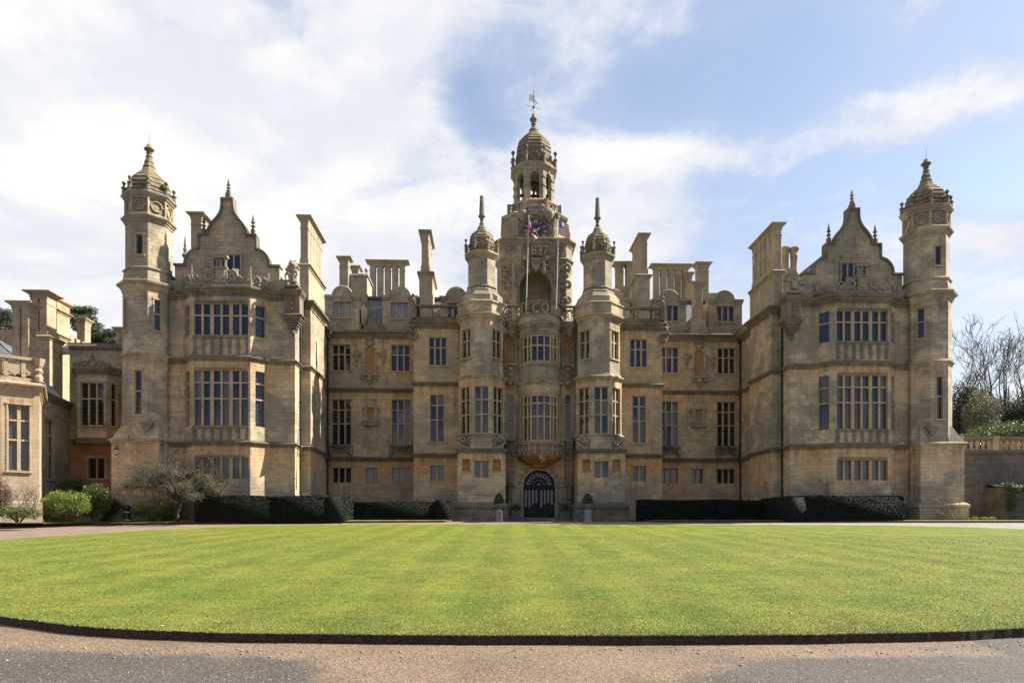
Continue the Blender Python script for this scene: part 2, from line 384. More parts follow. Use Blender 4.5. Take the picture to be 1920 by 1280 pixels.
    def text(s, body, size, depth, fn, font_sx=1.):
        """fn maps (x, y, d) of the flat lettering to 3-D"""
        cu = bpy.data.curves.new('t', 'FONT'); cu.body = body; cu.size = size; cu.extrude = depth/2; cu.resolution_u = 4; cu.align_x = 'CENTER'
        o = bpy.data.objects.new('t', cu); me = bpy.data.meshes.new_from_object(o)
        s.mesh([fn(v.co.x*font_sx, v.co.y, v.co.z) for v in me.vertices], [tuple(p.vertices) for p in me.polygons])
        bpy.data.objects.remove(o); bpy.data.curves.remove(cu); bpy.data.meshes.remove(me)
    def build(s, name, mats, parent=None, label=None, fix=False):
        me = bpy.data.meshes.new(name); me.from_pydata(s.v, [], s.f)
        mats = mats if isinstance(mats, (list, tuple)) else [mats]
        for m in mats: me.materials.append(MS[m] if isinstance(m, str) else m)
        me.polygons.foreach_set('material_index', s.m); me.polygons.foreach_set('use_smooth', s.sm)
        if any(any(c != (0, 0) for c in u) for u in s.uv):
            l = me.uv_layers.new(name='UVMap'); k = 0
            flatuv = [c for u in s.uv for q in u for c in q]; l.data.foreach_set('uv', flatuv)
        if fix:
            bm = bmesh.new(); bm.from_mesh(me); bmesh.ops.remove_doubles(bm, verts=bm.verts, dist=.0005); bmesh.ops.recalc_face_normals(bm, faces=bm.faces); bm.to_mesh(me); bm.free()
        me.update()
        o = bpy.data.objects.new(name, me); C.objects.link(o)
        if parent: o.parent = parent
        if label: o['label'] = label
        return o
def empty(name, loc=(0, 0, 0), rz=0., label=None, cat=None, group=None, kind=None):
    o = bpy.data.objects.new(name, None); C.objects.link(o); o.location = loc; o.rotation_euler = (0, 0, rz); o.empty_display_size = .3
    return tag(o, label, cat, group, kind)
def tag(o, label=None, cat=None, group=None, kind=None):
    for k, v in (('label', label), ('category', cat), ('group', group), ('kind', kind)):
        if v: o[k] = v
    return o

# ================================================================== MANOR
def mirror(mb):
    mb.v = [(-x, y, z) for x, y, z in mb.v]; mb.f = [tuple(reversed(f)) for f in mb.f]; mb.uv = [list(reversed(u)) for u in mb.uv]; return mb
def pf(mb, s, name, mats, par, label=None, fix=False):
    if s > 0: mirror(mb)
    return mb.build(name, mats, par, label, fix)

def win(par, s, p0, p1, op, n=3, tr=(), groups=1, tm=.15, TM=.29, rev=.3, sur=.13, one=False, glassm='glass', name='window', shift=None, sill=True, label=None):
    t0, t1, z0, z1 = op[:4]
    L = math.hypot(p1[0]-p0[0], p1[1]-p0[1]); d = ((p1[0]-p0[0])/L, (p1[1]-p0[1])/L); nn = (d[1], -d[0])
    fr = MB(); gl = fr if one else MB()
    j = .025; per = n//groups
    gaps = [TM if (i+1) % per == 0 else tm for i in range(n-1)]
    w = (t1-t0-2*j-sum(gaps))/n
    spans = []; t = t0+j
    for i in range(n):
        spans.append((t, t+w)); t += w+(gaps[i] if i < n-1 else 0)
    zz = [z0+.04]+[q for k in tr for q in (k-.055, k+.055)]+[z1-.05]
    rows = [(zz[2*i], zz[2*i+1]) for i in range(len(tr)+1)]
    O = lambda a, b, c, e, x, y: fr.obox(p0, d, nn, a, b, c, e, x, y)
    a_, b_ = rev*.3, rev*.97
    for i in range(n-1): O(spans[i][1], spans[i+1][0], z0-.01, z1+.01, a_, b_)
    O(t0-.01, t0+j, z0-.01, z1+.01, a_+.02, b_-.002); O(t1-j, t1+.01, z0-.01, z1+.01, a_+.02, b_-.002)
    for k in tr: O(t0, t1, k-.055, k+.055, a_+.012, b_-.01)
    O(t0, t1, z0-.01, z0+.04, a_+.03, b_-.004); O(t0, t1, z1-.05, z1+.01, a_+.03, b_-.004)
    if sur:
        O(t0-sur, t0-.004, z0, z1, -.035, .1); O(t1+.004, t1+sur, z0, z1, -.035, .1)
        O(t0-sur-.03, t1+sur+.03, z1+.003, z1+.13, -.07, .1)
        if sill: O(t0-sur-.06, t1+sur+.06, z0-.13, z0-.003, -.11, .1)
    if one: gl.cur = 1
    for r_i, (c, e) in enumerate(rows):
        for (a, b) in spans:
            q = rev*.78; k1, k2 = rnd.gauss(0, .005), rnd.gauss(0, .013)
            D = [q-k1-k2, q+k1-k2, q+k1+k2, q-k1+k2]
            pts = [(p0[0]+d[0]*t-nn[0]*D[i], p0[1]+d[1]*t-nn[1]*D[i], z) for i, (t, z) in enumerate([(a-.01, c-.01), (b+.01, c-.01), (b+.01, e+.01), (a-.01, e+.01)])]
            gl.quad(pts, [(a, c), (b, c), (b, e), (a, e)])
    if one: return pf(fr, s, name, ['mull', glassm], par, label)
    f = pf(fr, s, name, 'mull', par, label)
    pf(gl, s, 'pane', glassm, f); return f

def dome_prof(z, k):  # not used for lathe directly
    return z

manor = empty('manor_house', (X0, D0, 0), TH, 'huge honey-grey stone manor house with clock tower, domed turrets and shaped gables', 'manor house')

STR = lambda z, o=.0: [(0+o, z-.28), (.06+o, z-.22), (.08+o, z-.1), (.2+o, z-.03), (.22+o, z+.03), (.03+o, z+.16), (0+o, z+.17)]     # string course
COR = lambda z, o=.0, k=1.: [(o, z-.62*k), (.06+o, z-.6*k), (.08+o, z-.42*k), (.16+o, z-.36*k), (.2+o, z-.2*k), (.38*k+o, z-.12*k), (.42*k+o, z), (.40*k+o, z+.05), (.05+o, z+.2), (o, z+.21)]
BASE = 1.9
def octo(cu, cv, ap):
    R = ap/cos(PI/8); return [(cu+R*cos(R_(-112.5+45*k)), cv+R*sin(R_(-112.5+45*k))) for k in range(8)]
def octwall(mb, cu, cv, ap, z0, z1, ops={}, rev=.25):
    p = octo(cu, cv, ap)
    for k in range(8):
        a, b = p[k], p[(k+1) % 8]; mb.wall(a, b, z0, z1, ops.get(k, ()), rev)
def faceop(ap, w, z0, z1, off=0.):
    L = 2*ap*math.tan(PI/8); return (L/2-w/2+off, L/2+w/2+off, z0, z1)
def crown_ring(mb, cu, cv, ap, z, h, r):
    """pierced parapet: a ring in each face and little posts on the corners"""
    for k in range(8):
        a = R_(-90+45*k); c = (cu+ap*cos(a), cv+ap*sin(a)); tx, ty = -sin(a), cos(a)
        pts = [(c[0]+tx*r*cos(w), c[1]+ty*r*cos(w), z+h/2+r*sin(w)) for w in [2*PI*i/14 for i in range(14)]]
        mb.tube(pts, .055, 5, close=True)
        L = ap*math.tan(PI/8)*.92
        for sg in (-1, 1): mb.tube([(c[0]+tx*r*sg, c[1]+ty*r*sg, z+h/2), (c[0]+tx*L*sg, c[1]+ty*L*sg, z+h/2)], .05, 5)
def balls(mb, cu, cv, R, z, h, r=.15, w=.13, n=8, ph=22.5):
    for k in range(n):
        a = R_(ph+360/n*k); x, y = cu+R*cos(a), cv+R*sin(a)
        mb.lathe(x, y, [(w, z), (w, z+h*.55), (w*1.45, z+h*.6), (w*1.45, z+h*.68), (w*.5, z+h*.74), (w*.55, z+h)], 8)
        mb.sphere((x, y, z+h+r*.8), r, 8)
def steps_dome(pts, over=.05):
    """stepped stone courses following (radius, z) points"""
    out = []
    for (r0, z0), (r1, z1) in zip(pts, pts[1:]):
        out += [(r0+over, z0), (r0+over*.7, z0+.07), (r1+(r0-r1)*.15, z1)]
    out.append(pts[-1]); return out

def carving(mb, cu, v, z, w, h, k=10, seed=1, dep=.16, back=True):
    """shallow carved relief: scrolls, bosses and leaves within a w x h field on a v = const face"""
    r = random.Random(seed)
    for i in range(k):
        x = cu+(r.random()-.5)*w*.85; zz = z+(r.random()-.5)*h*.85; q = min(w, h)*(.08+.14*r.random())
        if i % 3 == 0: mb.sphere((x, v, zz), q, 7, (1, .55, 1.1))
        elif i % 3 == 1:
            a0 = r.random()*6; pts = [(x+q*1.6*(1-t/9)*cos(a0+t*.8), v-dep*.35, zz+q*1.6*(1-t/9)*sin(a0+t*.8)) for t in range(8)]
            mb.tube(pts, [q*.35*(1-.08*t) for t in range(8)], 5)
        else: mb.lathe(x, v, [(q*.3, zz-q*1.5), (q*.75, zz-q), (q*.45, zz), (q*.9, zz+q*.6), (q*.2, zz+q*1.3)], 7)

def scroll(mb, x, v, z, r, t, turns=1.4, a0=0., sg=1, m=6):
    N = int(18*turns); pts = []
    for i in range(N+1):
        w = a0+sg*2*PI*turns*i/N; q = r*(1-.72*i/N); pts.append((x+q*cos(w), v, z+q*sin(w)))
    mb.tube(pts, [t*(1-.45*i/N) for i in range(N+1)], m)

def obelisk(mb, x, y, z, h, w=.2, n=4):
    """gable spirelet: square base, stacked discs, tapering tip"""
    ph = PI/4 if n == 4 else 0
    mb.lathe(x, y, [(w*1.0, z), (w*1.0, z+h*.24), (w*1.15, z+h*.25), (w*1.15, z+h*.28), (w*.5, z+h*.30), (w*.45, z+h*.40)], 4, PI/4, False)
    mb.lathe(x, y, [(w*.4, z+h*.38), (w*.9, z+h*.44), (w*.95, z+h*.46), (w*.35, z+h*.50), (w*.35, z+h*.56), (w*.95, z+h*.62), (w*.4, z+h*.67), (w*.6, z+h*.74), (w*.25, z+h*.76), (w*.42, z+h*.8), (.01, z+h)], 8, 0, False)

def chim(name, par, u0, u1, v0, v1, z0, z1, nu=1, nv=1, cap=.25, gap=.14, base_z=None, base_out=.12, capd=.0, mat='chim', label=None, s=-1, band=True):
    """stack of square shafts set close together under one flared cap"""
    mb = MB()
    if base_z: mb.bbox(u0-base_out, u1+base_out, v0-base_out, v1+base_out, z0, base_z, .02)
    zb = base_z or z0
    wu = (u1-u0-gap*(nu-1))/nu; wv = (v1-v0-gap*(nv-1))/nv
    for i in range(nu):
        for k in range(nv):
            a = u0+i*(wu+gap); b = v0+k*(wv+gap)
            mb.bbox(a, a+wu, b, b+wv, zb-.01, z1-.55, .04)
            if band: mb.bbox(a-.03, a+wu+.03, b-.03, b+wv+.03, z1-1.05, z1-.96, .03)
    mb.lathe(0, 0, [(0, 0)], 3) if False else None
    pr = [(0, -.56), (.02, -.5), (.05, -.3), (cap*.5, -.2), (cap*.85, -.12), (cap, -.08), (cap, 0.), (cap*.8, .03)]
    poly = [(u0, v0), (u1, v0), (u1, v1), (u0, v1)]
    mb.sweep(poly, [(o, z1+z) for o, z in pr], close=True)
    mb.box(u0-.01, u1+.01, v0-.01, v1+.01, z1-.56, z1-.5); mb.box(u0-cap*.78, u1+cap*.78, v0-cap*.78, v1+cap*.78, z1-.02, z1+.028)
    return pf(mb, s, name, mat, par, label)

WB = [(-30.2, 0.), (-28.85, 0.), (-27.65, -1.2), (-23.15, -1.2), (-21.95, 0.), (-20.03, 0.), (-20.03, 2.0), (-19.3, 2.0), (-19.3, 6.8), (-20.03, 6.8), (-20.03, 11.35)]
def wing(s):
    mb = MB()
    # front bay faces carry windows; side faces one light each
    fw = 4.5; c45 = math.hypot(1.2, 1.2)
    bay = [(.17, 4.33, 16.55, 19.02), (.17, 4.33, 9.48, 13.84), (.17, 4.33, 5.35, 7.05)]
    cant = [(c45/2-.42, c45/2+.42, 16.55, 19.02), (c45/2-.42, c45/2+.42, 9.48, 13.84)]
    for k in range(len(WB)-1):
        a, b = WB[k], WB[k+1]
        ops = bay if k == 2 else cant if k in (1, 3) else ()
        mb.wall(a, b, BASE, 20.2, ops, .34)
    pf(mb, s, 'wall', 'wall' if s < 0 else 'wall', manor)
    win(manor, s, WB[2], WB[3], bay[0], 6, (18.08,), 3, .16, .27, .34, sur=.0)
    win(manor, s, WB[2], WB[3], bay[1], 6, (11.62, 12.86), 3, .16, .27, .34, sur=.0)
    win(manor, s, WB[2], WB[3], bay[2], 6, (), 3, .15, .27, .34, sur=.0, glassm='glassc')
    for k in (1, 3):
        win(manor, s, WB[k], WB[k+1], cant[0], 1, (18.08,), rev=.34, sur=0); win(manor, s, WB[k], WB[k+1], cant[1], 1, (11.62, 12.86), rev=.34, sur=0)
    # panel strips below the bay windows
    for (za, zb) in ((15.1, 16.3), (8.45, 9.3)):
        mb = MB()
        for i in range(7): 
            t = .25+i*4.0/6
            mb.obox(WB[2], (1, 0), (0, -1), t-.13, t+.13, za, zb+.01, -.05, .05)
        mb.obox(WB[2], (1, 0), (0, -1), .1, 4.4, zb, zb+.16, -.09, .05)
        pf(mb, s, 'bay_panelling', 'trim', manor)
    for zt in (19.05, 13.87, 7.08): mb = MB(); mb.obox(WB[2], (1, 0), (0, -1), .25, 4.25, zt, zt+.13, -.07, .05); pf(mb, s, 'hood_mould', 'trim', manor)
    for z in (8.2, 14.8):
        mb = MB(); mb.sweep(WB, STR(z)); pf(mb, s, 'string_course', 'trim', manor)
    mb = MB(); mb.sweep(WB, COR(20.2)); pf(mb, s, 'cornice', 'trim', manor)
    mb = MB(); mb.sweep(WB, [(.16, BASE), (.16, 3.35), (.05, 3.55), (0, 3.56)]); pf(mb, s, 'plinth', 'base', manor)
    # parapet and bay roof
    mb = MB()
    mb.box(-30.2, -28.7, -.05, .3, 20.2, 21.1); mb.box(-22.0, -20.1, -.05, .3, 20.2, 21.3)
    mb.mesh([(-28.85, 0, 20.25), (-27.65, -1.2, 20.25), (-23.15, -1.2, 20.25), (-21.95, 0, 20.25)], [(0, 1, 2, 3)])
    mb.box(-20.35, -19.98, .3, 11.6, 20.2, 21.2)
    pf(mb, s, 'parapet', 'upper', manor)
    # shaped gable
    cu = -25.45
    half = [(4.12, 20.25), (4.12, 22.4), (3.28, 22.4)]
    for i in range(9): a = PI/2*i/8; half.append((2.22+1.06*cos(a), 22.55+1.2*sin(a)))
    half += [(2.22, 24.85)]
    og = [(1.54, 24.6), (1.53, 24.86), (1.49, 25.14), (1.37, 25.46), (1.10, 25.88), (.72, 26.31), (.48, 26.74), (.39, 27.17), (.37, 27.75), (.37, 28.2)]
    for k in range(1, 8):
        for t in range(4 if k < 7 else 5):
            t /= 4; a, b, c, d = [Vector(og[k+i]) for i in (-1, 0, 1, 2)]
            half.append(tuple(.5*((2*b)+(-a+c)*t+(2*a-5*b+4*c-d)*t*t+(-a+3*b-3*c+d)*t**3)))
    half[-1] = (.37, 27.75)
    out = [(cu+a, z) for a, z in half]+[(cu-a, z) for a, z in reversed(half)]
    poly = out                                         # right side up, then left side down : anticlockwise from the front
    mb = MB(); mb.slab(poly, .25, .75)
    # opening for the attic window is a proud frame over glass
    pf(mb, s, 'gable', 'upper', manor)
    gb = bpy.data.objects[-1] if False else None
    cp = MB()
    def cope(pts, sg):
        for (a, b) in zip(pts, pts[1:]):
            dx_, dz_ = b[0]-a[0], b[1]-a[1]; L = math.hypot(dx_, dz_)
            if L < .01: continue
            nx_, nz_ = dz_/L*sg, -dx_/L*sg; e = .13
            A = [(a[0]-nx_*.02, a[1]-nz_*.02), (b[0]-nx_*.02, b[1]-nz_*.02), (b[0]+nx_*e, b[1]+nz_*e), (a[0]+nx_*e, a[1]+nz_*e)]
            if sg < 0: A = A[::-1]
            cp.slab(A, .1, .9)
    # coping stones sit outside the outline
    cope([(cu+a, z) for a, z in half[1:]], 1)
    cope([(cu-a, z) for a, z in half[1:]], -1)
    cp.box(cu-.5, cu+.5, .08, .92, 27.72, 27.86); cp.box(cu-.19, cu+.19, .3, .7, 27.86, 28.3)
    for sg in (-1, 1): cp.box(cu+sg*1.9-.42, cu+sg*1.9+.42, .08, .92, 24.84, 24.99); cp.box(cu+sg*3.7-.5, cu+sg*3.7+.5, .07, .93, 22.39, 22.55)
    pf(cp, s, 'coping', 'trim', manor)
    mb = MB(); obelisk(mb, cu, .5, 28.15, 1.4, .18); pf(mb, s, 'finial', 'dark', manor)
    for sg in (-1, 1):
        mb = MB(); obelisk(mb, cu+sg*1.95, .5, 24.95, 1.75, .2); pf(mb, s, 'finial', 'dark', manor)
    if s < 0:
        mb = MB(); obelisk(mb, -29.95, 3., 21.5, 4.5, .28); mb.box(-30.3, -29.6, 2.6, 3.4, 20.2, 22.8); pf(mb, s, 'finial', 'dark', manor)
    # attic window (proud frame on the gable)
    win(manor, s, (cu-1.3, .12), (cu+1.3, .12), (.25, 2.35, 21.75, 23.3), 4, (), 1, .12, .2, .12, .1, glassm='glass')
    # bay cresting: strapwork with shield
    mb = MB(); cc = -25.4; vv = -1.15
    mb.box(cc-2.35, cc+2.35, vv-.1, vv+.12, 20.38, 20.56)
    mb.box(cc-.42, cc+.42, vv-.16, vv+.14, 20.56, 21.7); mb.box(cc-.5, cc+.5, vv-.2, vv+.16, 21.68, 21.8)
    mb.slab([(cc-.3, 20.95), (cc, 20.7), (cc+.3, 20.95), (cc+.33, 21.55), (cc-.33, 21.55)], vv-.26, vv-.15)
    for x in (-.32, 0, .32): mb.lathe(cc+x, vv, [(.09, 21.8), (.12, 22.0), (.07, 22.1), (.13, 22.45), (.1, 22.55)], 8)
    mb.bbox(cc-.55, cc+.55, vv-.25, vv+.2, 22.5, 22.68); 
    for sg in (-1, 1):
        scroll(mb, cc+sg*.85, vv, 21.18, .42, .13, 1.5, PI/2, -sg); scroll(mb, cc+sg*1.35, vv, 20.9, .32, .11, 1.4, 0 if sg < 0 else PI, sg)
        scroll(mb, cc+sg*1.85, vv, 20.85, .28, .10, 1.4, PI/2, -sg); mb.tube([(cc+sg*.5, vv, 20.65), (cc+sg*1.2, vv, 20.95), (cc+sg*2.2, vv, 20.62)], .08, 6)
        mb.sphere((cc+sg*1.15, vv, 21.3), .11, 8); obelisk(mb, cc+sg*2.25, vv, 20.5, 1.5, .11)
        for (a, q) in ((2.62, .25), (3.1, .62)):
            scroll(mb, cc+sg*a, vv+q+.05, 20.88, .3, .10, 1.4, PI/2, -sg); mb.sphere((cc+sg*a, vv+q+.05, 21.2), .1, 8)
        obelisk(mb, cc+sg*3.35, -.2, 20.5, 1.3, .11)
        mb.tube([(cc+sg*2.3, vv+.1, 20.6), (cc+sg*3.4, -.1, 20.6)], .09, 6)
    for sg in (-1, 1):
        for k in range(6):
            x = cc+sg*(.65+.28*k); mb.sphere((x, vv-.06, 20.68+.13*(k % 2)), .1, 7); mb.lathe(x, vv, [(.05, 20.56), (.08, 20.7), (.03, 20.85+.1*(k % 3))], 6)
        mb.tube([(cc+sg*.45, vv, 21.5), (cc+sg*.75, vv, 21.55), (cc+sg*1.0, vv, 21.35)], .07, 6)
    for sg in (-1, 1):
        scroll(mb, cc+sg*1.1, vv+.05, 21.55, .2, .08, 1.3, -PI/2, sg); scroll(mb, cc+sg*.62, vv+.05, 20.8, .2, .08, 1.3, 0, sg); carving(mb, cc+sg*1.4, vv+.1, 20.85, 1.6, .5, 14, 5+sg)
    pf(mb, s, 'strapwork_cresting', 'carve', manor)
    # corner pedestal (oriel bracket)
    mb = MB(); x0, x1 = -20.75, -19.55
    mb.box(x0, x1, -.45, .7, 18.3, 20.0); mb.sweep([(x0, .7), (x0, -.45), (x1, -.45), (x1, .7)], COR(20.3, 0, .6)); mb.sweep([(x0, .7), (x0, -.45), (x1, -.45), (x1, .7)], STR(18.35))
    for i in range(5): 
        q = i/5; mb.box(x0+.5*q+.02, x1-.5*q-.02, -.43+.4*q, .5, 18.2-(i+1)*.2, 18.2-i*.2+.001)
    mb.sphere((-20.15, -.15, 17.05), .2, 8)
    for k in range(3): mb.sphere((-20.15, -.5, 19.65-.4*k), .13, 7, (1, .5, 1.2)); mb.ring((-20.15, -.47, 19.6-.38*k), .18, .04)
    mb.box(x0-.02, x1+.02, -.5, .75, 20.33, 20.6)
    pf(mb, s, 'corner_pedestal', 'trim', manor)
    # seated lion
    lion(s)
    # slate roof
    mb = MB(); r0, r1 = .5, 19.
    mb.mesh([(-30.5, r0, 20.6), (-20.2, r0, 20.6), (-20.2, r1, 20.6), (-30.5, r1, 20.6), (-25.45, r0, 25.9), (-25.45, r1, 25.9)],
            [(1, 2, 5, 4), (3, 0, 4, 5), (0, 1, 4), (2, 3, 5), (3, 2, 1, 0)]); pf(mb, s, 'roof', 'slate', manor)
    mb = MB(); mb.tube([(-25.45, r0, 25.92), (-25.45, r1, 25.92)], .12, 6); pf(mb, s, 'roof_ridge', 'lead', manor)
    # outer flank and back
    mb = MB(); mb.wall((-33.3, 19.), (-33.3, 1.), BASE, 20.5); mb.wall((-20.03, 11.3), (-20.03, 19.), 14, 21.); mb.wall((-20.03, 19), (-33.3, 19), BASE, 20.5); pf(mb, s, 'flank_wall', 'wall', manor)
    # great chimney on the courtyard side
    mb = MB(); mb.bbox(-20.05, -19.3, 1.4, 6.8, 20.2, 22.95, .03); mb.sweep([(-20.1, 6.8), (-20.1, 1.4), (-19.3, 1.4), (-19.3, 6.8)][::1], STR(23.0)); pf(mb, s, 'chimney_base', 'chim', manor)
    chim('chimney_stack', manor, -20.02, -19.38, 1.55, 6.4, 22.9, 27.1, 1, 5, .3, .17, base_z=23.6, base_out=.05, s=s)
    # downpipe in the corner
    for (x, y, zt) in ((-19.93, 1.35, 19.3), (-19.93, 10.9, 19.6)):
        mb = MB()
        mb.tube([(x, y, BASE), (x, y, zt)], .085, 8)
        for z in (4.5, 7.5, 9.6, 11.8, 14.2, 17.): mb.lathe(x, y, [(.1, z), (.14, z+.03), (.14, z+.12), (.1, z+.15)], 8)
        mb.bbox(x-.28, x+.2, y-.25, y+.2, zt-.1, zt+.55, .03)
        pf(mb, s, 'downpipe', 'iron', manor)
    # end turret
    cu, cv = -31.6, .3; ap = 1.72
    T = MB()
    low = {0: [faceop(ap, .5, 16.9, 19.3, .0)] if s > 0 else [faceop(ap, .5, 10.3, 13.7)], 1: [faceop(ap, .46, 16.9, 19.3)] if s < 0 else [], 7: [faceop(ap, .46, 16.9, 19.3)]}
    if s > 0: low[1] = [faceop(ap, .5, 10.3, 13.7)]; low[0] = [faceop(ap, .5, 16.9, 19.3)]
    if s > 0: low[1] = [faceop(ap, .46, 16.9, 19.3)]; low[0] = [faceop(ap, .5, 10.3, 13.7)]; low[7] = []
    octwall(T, cu, cv, ap, BASE, 20.3, low)
    aps = 1.55
    up = {0: [faceop(aps, .5, 22.7, 24.25)]}
    octwall(T, cu, cv, aps, 20.2, 25.6, up)
    tp = octo(cu, cv, ap); T.sweep(tp, COR(20.55), close=True); T.prism(octo(cu, cv, ap+.1), 20.5, 20.74)
    T.sweep(tp, STR(14.95), close=True)
    T.prism(octo(cu, cv, ap+.02), 20.74, 21.5, .95); T.sweep(octo(cu, cv, aps), STR(21.65), close=True)
    T.sweep(octo(cu, cv, aps), COR(25.75, 0, .75), close=True)
    octwall(T, cu, cv, aps-.06, 25.9, 27.35)
    T.sweep(octo(cu, cv, aps), COR(27.55, 0, .75), close=True); T.prism(octo(cu, cv, aps+.1), 27.5, 27.72)
    tur = pf(T, s, 'turret', 'tower', manor)
    for k, o in low.items():
        for q in o: win(tur, s, tp[k], tp[(k+1) % 8], q, 1, ((q[2]+q[3])/2+.12,), rev=.25, one=True, sur=.1)
    ups = octo(cu, cv, aps); win(tur, s, ups[0], ups[1], up[0][0], 1, (), rev=.25, one=True, sur=.12)
    mb = MB(); crown_ring(mb, cu, cv, aps-.0, 25.95, 1.25, .40)
    for p in octo(cu, cv, aps-.02): mb.lathe(p[0], p[1], [(.11, 25.9), (.11, 27.2)], 6)
    pf(mb, s, 'ring_frieze', 'mull', tur)
    mb = MB(); balls(mb, cu, cv, aps+.22, 27.72, .75, .16, .15); 
    for k in range(8):
        p = octo(cu, cv, aps+.08); a, b = p[k], p[(k+1) % 8]
        mb.tube([(a[0], a[1], 27.85), ((a[0]+b[0])/2, (a[1]+b[1])/2, 27.8), (b[0], b[1], 27.85)], .08, 5)
    pf(mb, s, 'ball_finials', 'dark', tur)
    k8 = 1/cos(PI/8)
    mb = MB(); pts = [(1.44, 27.7), (1.43, 28.2), (1.38, 28.55), (1.28, 28.9), (1.04, 29.2), (.79, 29.45), (.52, 29.73), (.38, 30.15), (.28, 30.55), (.22, 30.9)]
    mb.lathe(cu, cv, [(r*k8, z) for r, z in steps_dome(pts, .06)], 8, PI/8, False); pf(mb, s, 'dome', 'dome', tur)
    mb = MB(); mb.lathe(cu, cv, [(r_, 30.85+(z_-30.85)*.66) for r_, z_ in [(.26, 30.85), (.2, 31.1), (.27, 31.16), (.2, 31.24), (.17, 31.5), (.24, 31.56), (.17, 31.62), (.2, 31.75), (.36, 31.95), (.40, 32.05), (.3, 32.15), (.22, 32.35), (.15, 32.6), (.05, 32.68)]], 12)
    mb.tube([(cu, cv, 32.0), (cu, cv, 32.85)], .016, 4); pf(mb, s, 'finial', 'dome', tur)
    # square base under the turret with broached shoulders
    mb = MB(); x0, x1, y0, y1 = -33.6, -30.0, -1.5, 2.2
    if s < 0: mb.wall((x1, y0), (x1, y1), BASE, 8.2)
    else: mb.wall((x1, y0), (x1, y1), BASE, 8.2)
    mb.wall((x0, y0), (x1, y0), BASE, 8.2); mb.wall((x0, y1), (x0, y0), BASE, 8.2)
    mb.sweep([(x0, y1), (x0, y0), (x1, y0), (x1, y1)], STR(8.3))
    mb.mesh([(x0, y0, 8.35), (x1, y0, 8.35), (x1, y1, 8.35), (x0, y1, 8.35)], [(0, 1, 2, 3)])
    for (cx, cy) in ((x0, y0), (x1, y0)):
        dx_, dy_ = cu-cx, cv-cy; q = [(cx, cy), (cx+(1.25 if cx < cu else -1.25), cy), (cx, cy+1.25)]
        top = (cu+(-1 if cx < cu else 1)*ap*.76, cv-ap*.76)
        vs = [(q[0][0], q[0][1], 8.4), (q[1][0], q[1][1], 8.4), (q[2][0], q[2][1], 8.4), (top[0], top[1], 9.75), (top[0]+(.55 if cx < cu else -.55), top[1]-.1, 9.75), (top[0]-(0.1 if cx < cu else -.1), top[1]+.55, 9.75)]
        fs = [(0, 1, 4, 3), (0, 3, 5, 2), (3, 4, 5)] if cx < cu else [(0, 3, 4, 1), (0, 2, 5, 3), (3, 5, 4)]
        mb.mesh(vs, fs)
    mb.sweep([(x0, y1), (x0, y0), (x1, y0), (x1, y1)], [(.22, BASE), (.22, 3.1), (.3, 3.2), (.3, 3.4), (.05, 3.6), (0, 3.6)])
    pf(mb, s, 'turret_base', 'tower', manor)
    mb = MB(); 
    for i in range(4): mb.box(-31.5+.12*i, -30.5-.12*i, -1.5, -1.2, 9.5-.2*i, 9.7-.2*i)
    pf(mb, s, 'corbel', 'dark', manor)

def lion(s):
    mb = MB(); cu, cv = -20.15, -.05; b = 20.6
    S = lambda x, y, z, r, sc=(1, 1, 1): mb.sphere((cu+x, cv+y, b+z), r, 12, sc)
    S(0, .1, .45, .42, (.95, 1, 1)); S(0, .0, .85, .38, (.95, .85, 1.2)); S(0, -.05, 1.3, .36, (1, .85, 1)); S(0, -.12, 1.72, .36, (1, .95, 1.05)); S(0, -.3, 1.85, .26); S(0, -.5, 1.78, .15, (1, 1.1, .8))
    S(-.17, -.15, 2.12, .1); S(.17, -.15, 2.12, .1); S(0, 0, 2.08, .2, (1.1, 1, .7))
    for sg in (-1, 1):
        S(sg*.36, -.15, .3, .26, (.8, 1.3, 1)); S(sg*.34, -.45, .12, .15, (1, 1.4, .7)); S(sg*.32, -.25, 1.15, .15, (.9, .9, 1.7)); S(sg*.22, -.5, .95, .12, (1, 1.4, .9))
        S(sg*.3, .05, 1.6, .2)
    for k in range(8): a = PI*2*k/8; S(.36*cos(a), -.1, 1.68+.36*sin(a), .12)
    mb.slab([(cu-.2, b+.42), (cu, b+.2), (cu+.2, b+.42), (cu+.24, b+.95), (cu-.24, b+.95)], cv-.66, cv-.52)
    mb.tube([(cu-.35, cv+.3, b+.3), (cu-.62, cv+.25, b+.6), (cu-.7, cv+.2, b+1.1), (cu-.5, cv+.15, b+1.4), (cu-.62, cv+.15, b+1.65)], [.1, .09, .08, .09, .12], 8)
    mb.box(cu-.55, cu+.55, cv-.6, cv+.55, b-.02, b+.12)
    o = pf(mb, s, 'lion_statue', 'carve', manor)
    md = o.modifiers.new('remesh', 'REMESH'); md.mode = 'VOXEL'; md.voxel_size = .035; md.use_smooth_shade = True

for s in (-1, 1): wing(s)
# chimney behind the left gable, round shafts behind the right one
chim('chimney_stack', manor, -30.75, -29.8, 6., 8.6, 20.5, 29.2, 1, 2, .32)
mb = MB()
for x in (21.8, 22.6):
    mb.lathe(x, 5., [(.42, 23.3), (.42, 23.5), (.3, 23.6), (.3, 25.6), (.34, 25.65), (.34, 25.75), (.31, 25.8), (.36, 26.1), (.48, 26.3), (.5, 26.42), (.3, 26.45)], 14)
mb.box(21.2, 23.1, 4.4, 5.6, 21., 23.3); mb.box(21.1, 23.2, 4.3, 5.7, 23.3, 23.42); mb.build('chimney_stack', 'chim', manor, 'pair of round chimney shafts')

